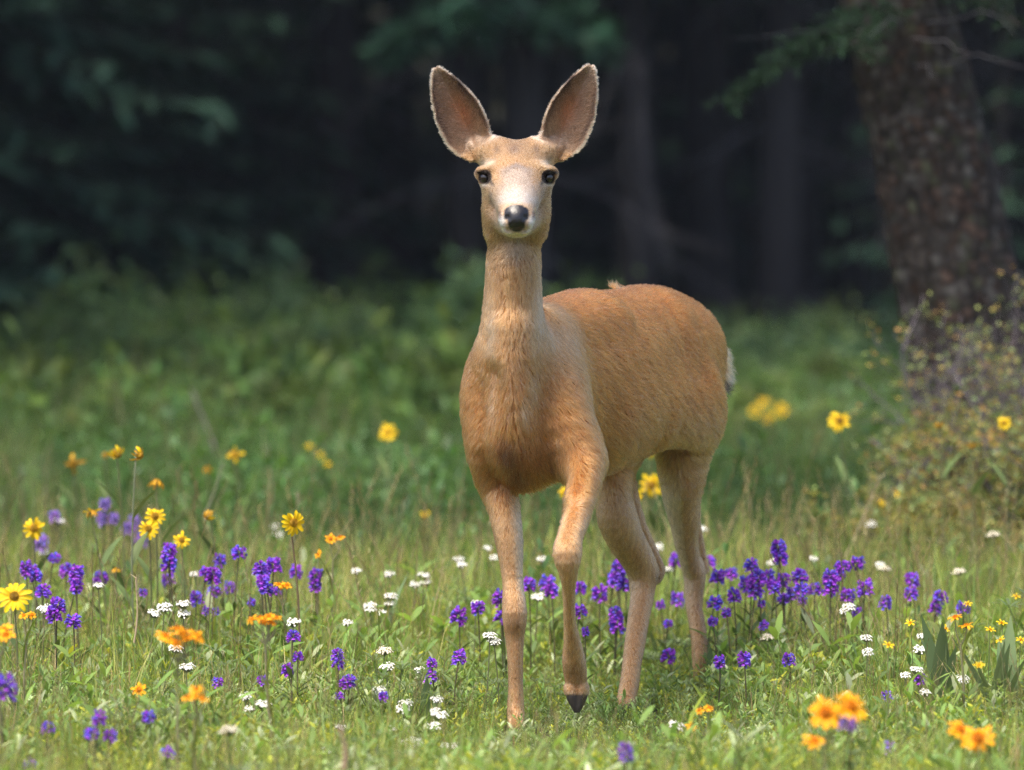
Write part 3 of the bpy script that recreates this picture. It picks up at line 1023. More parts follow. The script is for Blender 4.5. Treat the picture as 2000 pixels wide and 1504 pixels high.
def disc_mesh(r, col, hgt=.6, back=(.16, .18, .07)):
    """dome of tiny disc florets over a green cup of bracts"""
    m = MB(); R = np.random.default_rng(5)
    n = 10
    V = [np.array([0, 0, r * hgt])]; C = [np.array(col) * .7]
    rings = [(.45, .88), (.8, .55), (1.0, .1), (.95, -.35), (.5, -.8), (.12, -1.0)]
    for k, (q, zz) in enumerate(rings):
        for j in range(n):
            a = (j + .5 * (k % 2)) / n * 6.28
            V.append(np.array([math.cos(a) * r * q, math.sin(a) * r * q, r * hgt * zz]))
            C.append(np.array(col) * R.uniform(.75, 1.2) if k < 3 else np.array(back))
    T = [(0, 1 + j, 1 + (j + 1) % n) for j in range(n)]
    Q = [(1 + k * n + j, 1 + (k + 1) * n + j, 1 + (k + 1) * n + (j + 1) % n, 1 + k * n + (j + 1) % n) for k in range(len(rings) - 1) for j in range(n)]
    m.add(np.array(V), Q, T, np.array(C))
    for i in range(60):
        a = i * 2.399; q = math.sqrt((i + .5) / 60) * .95
        c = np.array([math.cos(a) * r * q, math.sin(a) * r * q, r * hgt * (1 - q * q * .75)])
        m.blade(c, c + np.array([math.cos(a) * .0006, math.sin(a) * .0006, .0028]), .0018, (0, 0, 0), 1, np.array(col) * R.uniform(.8, 1.7), fold=(math.sin(a), -math.cos(a), 0), shape=([0, 1], [1, .7]))
    for i in range(14):
        a = i / 14 * 6.28
        m.blade((math.cos(a) * r * .5, math.sin(a) * r * .5, -r * hgt * .6), (math.cos(a) * r * 1.25, math.sin(a) * r * 1.25, -r * .15), .005, (0, 0, -.001), 2, back, fold=(-math.sin(a), math.cos(a), 0))
    return m.mesh("flower_head", M_PETAL)


YEL = (.85, .60, .010)
ORG = (.90, .42, .006)
SUN_P = [petal_mesh(.022, .0098, YEL), petal_mesh(.024, .0088, YEL, True, .25), petal_mesh(.020, .0090, YEL, True, .8)]
SUN_BIG = [petal_mesh(.031, .0105, (.82, .60, .012), True, .1), petal_mesh(.033, .0100, (.82, .60, .012), True, .35), petal_mesh(.030, .010, (.80, .55, .012), True, .7)]
OLD_P = [petal_mesh(.015, .007, (.66, .36, .015), True, .9), petal_mesh(.017, .006, (.58, .32, .02), True, 1.0)]
ORG_P = [petal_mesh(.017, .0080, ORG), petal_mesh(.018, .0074, ORG, True, .2), petal_mesh(.016, .0078, ORG, True, .5)]
DISC_SUN = disc_mesh(.0105, (.42, .25, .02))
DISC_BIG = disc_mesh(.0115, (.30, .17, .015))
DISC_ORG = disc_mesh(.0085, (.62, .25, .012), .7)
DISC_BUD = disc_mesh(.007, (.60, .34, .012), .9)


def head(root, loc, face, disc, petals, n, size=1.0, squash=1.0):
    h = mesh_obj("flower_head", disc, root, tuple(loc))
    f = Vector(face).normalized()
    h.rotation_euler = f.to_track_quat('Z', 'Y').to_euler()
    h.scale = (size, size, size * squash)
    a0 = FR.uniform(0, 6.28)
    r = .0085 if disc in (DISC_SUN, DISC_BIG) else .0065
    for i in range(n):
        a = a0 + i / n * 6.283 + FR.normal() * .06
        pt = mesh_obj("petal", petals[FR.integers(len(petals))], h, (math.cos(a) * r, math.sin(a) * r, FR.uniform(0, .0015)))
        pt.rotation_euler = (FR.normal() * .12, FR.normal() * .14 + .05, a)
        s = FR.uniform(.85, 1.12); pt.scale = (s, s, s)
    return h


def sunflower(px_, py, d, face, label, group=None, size=1.0, petals=SUN_P, n=12, disc=None, col=(.15, .16, .07), leaves=2, bow=.01, sub=()):
    top, b = base_of(px_, py, d, .04)
    root = empty("yellow_sunflower", tuple(b))
    size *= .90
    t0 = top - b
    f = np.array(face, float); f /= np.linalg.norm(f)
    neck = t0 - f * .012 * size + np.array([0, 0, .0])
    p = stem_path(np.zeros(3), neck + np.array([0, 0, .016 if f[2] < -.1 else -.012]), bow, 9)
    p = np.vstack([p, neck])
    ex = []
    for (dx, dz, _f) in sub:
        q = p[6]
        ex.append((np.array([q, q + np.array([dx * .6, 0, .02]), t0 + np.array([dx, 0, dz]) - np.array(_f) * .01]), .0014, .0012))
    mesh_obj("stem", stem_mesh(p, .0026, .0019, np.array(col) * FR.uniform(.85, 1.15), ex), root)
    head(root, t0, f, disc or DISC_SUN, petals, n, size)
    for (dx, dz, _f) in sub:
        head(root, t0 + np.array([dx, 0, dz]), _f, disc or DISC_SUN, petals, n, size)
    for q in np.linspace(.3, .62, leaves):
        c = np.array([np.interp(q, np.linspace(0, 1, 10), p[:, j]) for j in range(3)])
        put_leaf(L_MED[FR.integers(2)], root, tuple(c), FR.choice([.9, -1.0, 2.2, -2.1]) + FR.normal() * .3, .8)
    tag(root, label, "flower", group)


def orange_cluster(px_, py, d, heads, label, size=1.0, face_base=(0, -.35, 1), leaves=2, nm="orange_ragwort"):
    """heads: list of (dx_px, dy_px) offsets from (px,py)"""
    top, b = base_of(px_, py, d, .03)
    root = empty(nm, tuple(b))
    t0 = top - b
    fork = np.array([t0[0] * .95, t0[1] * .95, max(t0[2] - .05, t0[2] * .6)])
    p = stem_path(np.zeros(3), fork, FR.normal() * .006)
    k = d / FPX
    ex = []
    for (dx, dy) in heads:
        q = t0 + np.array([dx * k, FR.normal() * .008, -dy * k])
        ex.append((np.array([fork, fork * .45 + q * .55 + np.array([dx * k * .25, 0, -.006]), q - np.array([0, 0, .006])]), .0016, .0013))
        f = np.array(face_base, float) + np.array([dx * k * 9, 0, 0]) + FR.normal(size=3) * np.array([.3, .2, .1])
        head(root, q, f, DISC_ORG, ORG_P, 11, size)
    mesh_obj("stem", stem_mesh(p, .0034, .0024, np.array((.22, .21, .11)), ex), root)
    for q in np.linspace(.25, .7, leaves):
        c = np.array([np.interp(q, np.linspace(0, 1, 7), p[:, j]) for j in range(3)])
        put_leaf(L_LIME[FR.integers(2)], root, tuple(c), FR.choice([1.3, -1.4]) + FR.normal() * .4, 1.1)
    tag(root, label, "flower")


# ---------------------------------------------------------------- purple penstemons
def depth_for(py, H):
    return FPX * (CAM_H - H) / (py - 440)


G1 = ("purple penstemon in the patch beneath the nodding yellow sunflowers", "penstemons under the sunflowers")
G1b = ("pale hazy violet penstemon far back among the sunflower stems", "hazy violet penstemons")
G2 = ("purple penstemon in the dense patch between the sunflowers and the deer", "penstemons between sunflowers and deer")
G3 = ("purple penstemon growing among the deer's legs", "penstemons among the deer's legs")
G4 = ("purple penstemon in the crowded patch next to the deer's rear hind leg", "penstemons next to the hind leg")
G5 = ("purple penstemon in front of the shrubs with grey twigs and yellow leaves", "penstemons before the shrubs")
G6 = ("short purple penstemon low in the leaves between the orange flowers and the deer", "short penstemons in the leaves")
G7 = ("blurred purple penstemon low at the near edge of the meadow, below the orange flowers", "penstemons at the near meadow edge")
G8 = ("short purple penstemon standing alone in the thin grass past the hind leg", "short penstemons in thin grass")
LIST = {
    G1b: [(107, 1010, 12.5), (205, 985, 12.3), (200, 1013, 12.3), (221, 1013, 12.3), (251, 1032, 12.5), (275, 1055, 12.4), (81, 1060, 12.0), (262, 1020, 12.6)],
    G1: [(106, 1090, 11.2), (50, 1108, 10.8), (70, 1125, 10.8), (130, 1113, 11.3), (151, 1118, 10.6), (149, 1146, 10.6), (84, 1155, 10.7), (112, 1183, 10.3), (106, 1199, 10.3), (197, 1127, 11.3),
         (279, 1157, 11.0), (330, 1076, 10.8), (330, 1101, 10.8), (329, 1132, 11.4), (144, 1213, 10.3), (60, 1117, 10.9), (146, 1130, 10.7)],
    G2: [(467, 1080, 10.8), (430, 1094, 11.2), (402, 1118, 10.8), (416, 1124, 10.8), (418, 1155, 11.0), (449, 1148, 11.3), (384, 1169, 10.9), (403, 1192, 10.8), (421, 1194, 10.8), (509, 1110, 10.7),
         (535, 1104, 10.7), (514, 1136, 10.6), (521, 1150, 10.6), (542, 1155, 10.9), (492, 1176, 10.8), (578, 1117, 11.2), (617, 1122, 11.0), (616, 1143, 11.0), (515, 1120, 10.8)],
    G3: [(896, 1204, 10.6), (933, 1187, 10.7), (977, 1168, 10.7), (979, 1205, 10.7), (1033, 1142, 10.9), (1077, 1153, 10.9), (1133, 1148, 11.0), (1133, 1193, 10.6), (1143, 1233, 10.5),
         (1172, 1160, 11.0), (1208, 1112, 11.1), (1206, 1136, 11.1), (1222, 1142, 11.1), (1202, 1198, 10.9), (1206, 1220, 10.9), (1320, 1094, 11.6), (1323, 1171, 11.3), (1290, 1181, 11.2), (1305, 1218, 11.0), (1306, 1282, 10.7), (1070, 1140, 11.2), (1199, 1130, 11.2)],
    G4: [(1384, 1097, 11.5), (1402, 1125, 11.0), (1433, 1163, 10.8), (1396, 1177, 10.8), (1419, 1197, 10.7), (1392, 1214, 10.7), (1468, 1104, 10.9), (1480, 1128, 10.8), (1475, 1151, 10.8), (1500, 1128, 11.1),
         (1512, 1147, 10.8), (1530, 1132, 11.0), (1521, 1070, 10.9), (1524, 1090, 10.9), (1487, 1179, 10.8), (1531, 1170, 10.9), (1562, 1125, 10.9), (1565, 1150, 10.8), (1568, 1174, 10.9), (1592, 1151, 11.0),
         (1622, 1126, 10.8), (1622, 1150, 10.8), (1645, 1107, 11.0), (1673, 1100, 11.0), (1656, 1163, 10.9), (1690, 1149, 10.8), (1673, 1197, 10.9), (1492, 1221, 10.7), (1458, 1140, 11.1), (1548, 1160, 11.1), (1640, 1120, 11.1), (1428, 1120, 11.3)],
    G5: [(1730, 1176, 10.9), (1778, 1159, 11.0), (1782, 1132, 11.1), (1836, 1166, 11.0), (1826, 1188, 11.0), (1881, 1188, 10.9)],
    G8: [(1406, 1293, 10.2), (1454, 1288, 10.2), (1541, 1288, 10.2), (1798, 1327, 10.0), (1733, 1360, 9.9)],
    G6: [(572, 1242, 9.9), (582, 1283, 9.9), (659, 1278, 10.0), (660, 1297, 10.0), (562, 1309, 9.9), (425, 1332, 10.0), (513, 1329, 10.1), (676, 1334, 9.8), (663, 1359, 9.7), (843, 1295, 10.0), (841, 1322, 10.0), (897, 1284, 10.0), (749, 1360, 9.6), (684, 1330, 9.8)],
    G7: [(93, 1421, 9.1), (194, 1402, 8.9), (179, 1434, 8.9), (215, 1436, 8.9), (289, 1400, 9.0), (326, 1471, 8.9), (58, 1494, 8.8), (1735, 1460, 9.1), (1425, 1490, 8.8)],
}
SMALL = {(582, 1283), (425, 1332), (513, 1329), (663, 1359), (749, 1360), (1492, 1221), (1143, 1233), (1290, 1181), (1305, 1218), (403, 1192), (421, 1194), (1487, 1179), (1568, 1174), (279, 1157), (492, 1176), (1419, 1197), (1392, 1214), (1673, 1197), (542, 1155)}
for (lab, grp), items in LIST.items():
    for (a, b, d) in items:
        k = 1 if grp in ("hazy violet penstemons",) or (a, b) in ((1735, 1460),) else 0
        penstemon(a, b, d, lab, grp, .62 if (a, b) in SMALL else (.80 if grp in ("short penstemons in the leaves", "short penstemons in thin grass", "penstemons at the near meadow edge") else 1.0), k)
penstemon(12, 1340, 8.7, "big blurred purple penstemon in the near corner of the meadow over a lime leaf", None, 1.15, 2)
penstemon(1222, 1470, 8.5, "blurred purple penstemon just in front of the deer's hind hoof", None, .9, 2)
penstemon(1655, 1412, 8.2, "blurred pale lilac spike hanging against the large orange flower", None, 1.0, 1)

# ---------------------------------------------------------------- white yarrow
Y1 = ("white yarrow among the purple flowers under the yellow sunflowers", "yarrow under the sunflowers")
Y2 = ("white yarrow in the open grass between the purple patch and the deer's front leg", "yarrow beside the front leg")
Y3 = ("flat white yarrow head low in the leaves before the deer", "low yarrow before the deer")
Y4 = ("white yarrow behind the deer's legs", "yarrow behind the legs")
Y5 = ("white yarrow in the grass below the twiggy shrubs", "yarrow below the shrubs")
YL = {
    Y1: [(192, 1141, 10.6), (87, 1184, 10.4), (321, 1181, 10.4), (357, 1176, 10.4), (359, 1195, 10.4), (302, 1194, 10.4), (380, 1118, 11.4), (85, 1075, 12.0), (117, 1015, 12.5)],
    Y2: [(542, 1041, 13.0), (538, 1026, 13.5), (696, 1112, 11.5), (760, 1118, 11.6), (828, 1121, 11.3), (811, 1139, 11.3), (829, 1135, 11.3), (896, 1089, 11.6), (902, 1100, 11.5), (965, 1086, 11.6), (953, 1068, 12.0),
         (764, 1160, 11.0), (723, 1181, 10.9), (760, 1177, 11.0), (746, 1194, 10.9), (929, 1175, 10.8), (679, 1213, 10.6), (573, 1211, 10.3), (957, 1237, 10.2), (965, 1249, 10.2)],
    Y3: [(344, 1262, 10.0), (364, 1299, 9.8), (478, 1356, 9.6), (487, 1382, 9.5), (513, 1371, 9.5), (470, 1461, 9.2), (666, 1418, 9.4), (638, 1465, 9.2), (622, 1497, 9.1), (755, 1298, 10.0), (820, 1305, 9.9), (740, 1344, 9.8), (793, 1369, 9.7),
         (786, 1381, 9.7), (853, 1362, 9.7), (850, 1385, 9.6), (858, 1392, 9.6), (846, 1414, 9.5), (760, 1421, 9.5), (729, 1452, 9.3), (799, 1449, 9.3), (812, 1444, 9.3), (877, 1455, 9.3), (1323, 1412, 9.5)],
    Y4: [(1057, 1089, 11.8), (1050, 1162, 11.0), (1282, 1065, 12.0), (1305, 1109, 11.6), (1370, 1030, 12.4)],
    Y5: [(1507, 1095, 11.5), (1589, 1089, 11.7), (1658, 1181, 10.6), (1648, 1191, 10.6), (1692, 1242, 10.3), (1694, 1270, 10.2), (1801, 1239, 10.4), (1798, 1265, 10.3), (1768, 1315, 10.0), (1791, 1304, 10.0), (1808, 1349, 9.7), (1880, 1322, 10.0), (1739, 1418, 9.5), (1700, 1020, 12.8), (1720, 1100, 11.8)],
}
for (lab, grp), items in YL.items():
    for (a, b, d) in items:
        yarrow(a, b, d, lab, grp, FR.uniform(.55, .88))
yarrow(446, 1420, 8.6, "blurred cream seed head on a pale stalk in the near grass", None, .85, True)
for a, b, d in ((751, 1266, 10.1), (1872, 1112, 11.5), (1728, 1106, 11.6), (1940, 1040, 12.0), (1500, 1240, 10.6)):
    yarrow(a, b, d, "faded cream yarrow head drying among the leaves", "faded cream yarrow", .8, True)

# ---------------------------------------------------------------- yellow sunflowers
C = (0, -1, .25)
sunflower(28, 1165, 9.55, (.05, -1, .45), "large open yellow sunflower with long drooping petals, above the orange flowers", None, 1.0, SUN_BIG, 16, DISC_BIG)
sunflower(66, 1032, 11.2, (.1, -1, .2), "open yellow sunflower facing the viewer over a pale violet penstemon", None, 1.05, SUN_P, 12)
sunflower(303, 1008, 11.0, C, "upper yellow sunflower of the pair sharing a spot beside the tall bent stalk", None, .95)
sunflower(290, 1033, 10.95, (-.1, -1, .3), "lower yellow sunflower of the pair sharing a spot beside the tall bent stalk", None, .92)
sunflower(273, 890, 10.9, (.8, -.5, -.45), "tallest sunflower nodding from a bent grey-green stalk", None, .95, OLD_P + SUN_P[2:], 11, None, (.17, .19, .11), 3, -.012)
sunflower(230, 888, 11.6, (.35, -.5, -.6), "orange-tinted wilting sunflower nodding beside the tallest stalk", None, 1.0, OLD_P + SUN_P[2:], 12)
sunflower(306, 942, 11.5, (.15, .35, 1), "ragged fading sunflower turned upward below the tallest nodding one", None, 1.05, OLD_P, 14)
sunflower(180, 1001, 11.2, (-.1, .3, 1), "small fringed yellow sunflower seen from its side near pale violet flowers", None, .85, OLD_P + SUN_P[:1], 13)
sunflower(355, 1055, 11.0, (0, -1, .5), "small yellow sunflower just above a white yarrow and behind violet spikes", None, .75)
sunflower(404, 1008, 11.4, (-.4, -.5, -.2), "half-closed sunflower nodding alone over the purple patch", None, .85, OLD_P + SUN_P[2:], 11)
sunflower(573, 1021, 10.55, (.5, -.8, .15), "bright yellow sunflower on a tall thin brown stalk rising over the purple patch", None, 1.05, SUN_P, 15, None, (.15, .11, .06), 1, .012)
sunflower(226, 1112, 11.0, (0, -.2, .9), "withered orange sunflower button low among purple flowers", None, .6, OLD_P, 12)
sunflower(758, 845, 14.3, (0, -.6, .3), "blurred pale yellow sunflower standing alone in the grass behind", None, 1.1, SUN_P, 13)
sunflower(1640, 822, 13.0, (0, -1, .35), "blurred large yellow sunflower between the deer's rump and the shrubs", None, 1.15, SUN_P, 14, DISC_BIG)
sunflower(1272, 948, 12.6, (.1, -1, .2), "yellow sunflower framed between the deer's hind legs", None, 1.25, SUN_P, 13)
sunflower(1106, 962, 12.2, C, "yellow sunflower peeping out under the deer's chest", None, .8)
sunflower(1238, 972, 12.0, C, "yellow sunflower half hidden by the deer's inner hind leg", None, .8)
sunflower(1270, 880, 13.0, C, "yellow sunflower showing under the deer's flank", None, .8)
sunflower(460, 888, 13.6, (.3, -.5, .2), "blurred yellow sunflower on a slanting stalk in the hazy grass", None, .95, OLD_P + SUN_P[:1], 12)
sunflower(405, 915, 14.0, (0, -.5, .6), "blurred small orange sunflower bud in the hazy grass", None, .7, OLD_P, 10)
sunflower(143, 905, 13.4, (0, -1, 0), "blurred drooping ochre sunflower with few spread petals", None, 1.5, OLD_P, 4)
sunflower(205, 887, 13.0, (0, -.5, .5), "blurred ochre bud behind the wilting sunflowers", None, .6, OLD_P, 9)
sunflower(1961, 826, 12.6, (-.2, -.8, .1), "yellow sunflower on a tall stalk against the grey twiggy shrub", None, .75)
sunflower(1834, 832, 12.6, (.1, -.3, -.7), "wilted orange sunflower nodding before the grey twigs", None, .75, OLD_P, 11)
sunflower(1898, 872, 12.4, (.1, -.3, -.7), "wilted ochre sunflower drooping low before the grey twigs", None, .75, OLD_P, 11)
for a, b, d in ((1474, 802, 19.2), (1500, 815, 18.8), (1526, 800, 19.4), (1494, 790, 19.6)):
    sunflower(a, b, d, (0, -.8, .6), "hazy yellow sunflower in the soft yellow clump behind the deer's rump", "yellow clump behind the rump", 1.15)
for a, b, d in ((625, 890, 15.5), (640, 905, 15.2), (605, 870, 15.8), (830, 1005, 13.2), (1755, 965, 13.6), (1720, 985, 13.4)):
    sunflower(a, b, d, (0, -.8, .6), "tiny hazy yellow flower half sunk in the rough grass", "hazy yellow flowers in rough grass", .55, SUN_P, 9, DISC_BUD)

# ---------------------------------------------------------------- orange flowers
orange_cluster(347, 1240, 8.75, [(-25, 2), (0, -12), (22, 8), (36, 4), (-5, 14), (10, -2)], "largest bunch of blurred orange flowers on a pale stalk beside yarrow", .80)
orange_cluster(380, 1355, 8.55, [(-12, 6), (4, -8), (16, 10), (2, 4)], "tight blurred orange bunch on a short pale stalk with lime leaves", .62, leaves=3)
orange_cluster(517, 1208, 9.25, [(-24, 2), (-8, -2), (8, -4), (22, 0), (10, 8), (-4, 6)], "flat-topped orange flower bunch on a stout pale stalk with a pointed lime leaf", .58, leaves=3)
orange_cluster(0, 1232, 9.1, [(-8, 0), (6, 2), (14, 8)], "orange flower cut off below the large open yellow sunflower", .85)
orange_cluster(1612, 1392, 8.15, [(0, 0), (48, -12)], "large blurred orange flower with ragged petals behind the lilac spike", 1.32, (0, -.9, .5))
orange_cluster(1590, 1450, 8.2, [(0, 0)], "blurred orange flower lying low under the large ragged orange one", 1.05)
orange_cluster(1874, 1426, 8.4, [(0, 0)], "blurred orange flower seen edge-on touching a rounder orange neighbour", 1.12, (0, -.6, .8))
orange_cluster(1910, 1442, 8.35, [(0, 0)], "blurred round orange flower with a darker centre touching its edge-on neighbour", 1.3, (0, -.9, .5))
orange_cluster(1876, 1212, 9.75, [(-10, -5), (11, 10)], "two orange flower heads forking from one pale stalk before the broad leaves", .72, (0, -.3, 1))
orange_cluster(1375, 1384, 9.3, [(-9, 6), (9, -2)], "small orange flower pair beside the deer's farther hind hoof", .5)
orange_cluster(1350, 1418, 9.2, [(0, 0)], "single small orange flower low in the leaves by the hind hoof", .5)
orange_cluster(650, 1053, 11.0, [(-4, 0), (14, -3)], "small orange flower on a branching stalk past the purple patch", .62, (0, -.5, .9))
orange_cluster(622, 1083, 11.0, [(0, 0)], "tiny orange flower turned sideways on the branching stalk", .5, (-.7, -.5, .5))
orange_cluster(552, 1142, 10.6, [(-8, 0), (8, 2), (0, 4)], "withered orange bunch half hidden behind purple flowers", .6)
orange_cluster(272, 1347, 9.5, [(0, 0)], "single golden flower low in the pale green leaves", .72, (0, -.8, .6))
orange_cluster(52, 1203, 9.9, [(-6, 0), (8, 0)], "two small yellow blooms sunk in the grass under the large sunflower", .5, (0, -.5, .8))


def buttercup(px_, py, d):
    top, b = base_of(px_, py, d)
    root = empty("buttercup", tuple(b))
    p = stem_path(np.zeros(3), top - b, FR.normal() * .005)
    mesh_obj("stem", stem_mesh(p, .0012, .0009, (.15, .18, .07)), root)
    head(root, top - b, (FR.normal() * .3, -.5, .9), DISC_BUD, [SUN_P[0]], 6, .42)
    tag(root, "tiny round yellow flower in the pale herbs below the twiggy shrubs", "flower", "tiny yellow flowers below the shrubs")


for a, b in ((1778, 1217), (1847, 1228), (1735, 1260), (1934, 1230), (1956, 1217), (1954, 1250), (1994, 1250), (1912, 1300), (1890, 1180), (1985, 1165)):
    buttercup(a, b, depth_for(b, .22))

# ---------------------------------------------------------------- broad-leaved clumps
BL = [lance_leaf(.24, .042, (.15, .215, .095), .12), lance_leaf(.20, .036, (.16, .23, .10), .15), lance_leaf(.17, .030, (.19, .25, .10), .2)]


def broad_clump(px_, base_py, n, sc, label, spread=.5):
    d = FPX * CAM_H / (base_py - 440)
    x = (px_ - 1000) / FPX * d
    root = empty("broad_leaf_clump", (x, d, float(gz(x, d))))
    for i in range(n):
        az = FR.uniform(0, 6.28)
        o = put_leaf(BL[FR.integers(3)], root, (math.cos(az) * .012, math.sin(az) * .012, 0), az, math.pi / 2 - abs(FR.normal()) * spread * .5 - .08)
        s = sc * FR.uniform(.75, 1.1); o.scale = (s, s, s)
    tag(root, label, "plant")


broad_clump(728, 1330, 6, 1.0, "clump of upright broad grey-green leaves in the open grass past the purple patch")
broad_clump(1402, 1372, 7, .6, "clump of broad upright blades hugging the deer's rear hind leg")
broad_clump(1302, 1330, 6, .65, "clump of broad green leaves between the deer's hind legs")
broad_clump(1960, 1440, 9, 1.15, "big fan of broad dark green leaves behind the round orange flower")
broad_clump(1850, 1430, 7, 1.0, "broad dark leaves wrapping the pale forked flower stalk")
broad_clump(890, 1240, 8, .95, "clump of broad leaves behind the white yarrow, next to the front leg")
broad_clump(215, 1270, 7, .9, "broad blurred leaves at the foot of the tallest nodding sunflower")
broad_clump(840, 1450, 5, .7, "low dark broad leaves among white yarrow heads")
broad_clump(1210, 1290, 5, .75, "upright broad leaves behind the lifted hoof")
broad_clump(960, 1215, 6, .8, "pale broad leaves just behind the deer's standing foreleg")
broad_clump(1800, 1200, 6, .9, "broad leaves at the foot of the yellow-leaved shrub")
broad_clump(1990, 1180, 6, .9, "broad pale leaves under the orange and yellow shrub")


# ---------------------------------------------------------------- dry stalks
def dry_stalk(a, b, d, r, col, label, d2=None):
    p0 = at(*a, d); p1 = at(*b, d2 or d)
    root = empty("dry_stalk", tuple(p0))
    t = np.linspace(0, 1, 8)
    p = (p1 - p0) * t[:, None] + np.stack([.004 * np.sin(t * 4), 0 * t, 0 * t], 1)
    m = MB(); m.tube(p, np.linspace(r, r * .5, 8), 5, col)
    mesh_obj("stem", m.mesh("stem", M_STEM), root)
    m = MB()
    for q in np.linspace(.72, 1, 16):
        c = (p1 - p0) * q
        dd = (p1 - p0) / np.linalg.norm(p1 - p0) * .012 + FR.normal(size=3) * .006
        m.blade(c, c + dd, .0035, (0, 0, 0), 1, np.array(col) * FR.uniform(.8, 1.2), fold=FR.normal(size=3), shape=([0, 1], [.8, .3]))
    mesh_obj("seed_head", m.mesh("seed_head", M_STEM), root)
    tag(root, label, "dry stalk")


dry_stalk((1618, 1155), (1722, 930), 12.6, .003, (.40, .32, .20), "long straw-coloured stalk slanting up beside the low yellow shrub")
dry_stalk((432, 915), (375, 760), 16.5, .006, (.34, .30, .26), "blurred pale dead stalk leaning in the hazy green meadow")
dry_stalk((398, 1010), (437, 905), 12.8, .004, (.22, .24, .14), "grey-green stalk slanting up to a blurred yellow sunflower")
dry_stalk((562, 1100), (585, 960), 12.4, .0025, (.34, .27, .19), "thin pinkish dry stalk rising behind the tall thin sunflower")
dry_stalk((1000, 1500), (1000, 1388), 9.2, .0016, (.42, .24, .12), "thin rusty stalk with a pale bud right before the standing hoof")
dry_stalk((262, 1255), (268, 1130), 9.9, .0022, (.46, .36, .22), "short pale straw beside the tallest sunflower stalk")
dry_stalk((672, 1504), (668, 1420), 8.0, .006, (.36, .25, .16), "thick blurred brown stalk at the near edge below yarrow")
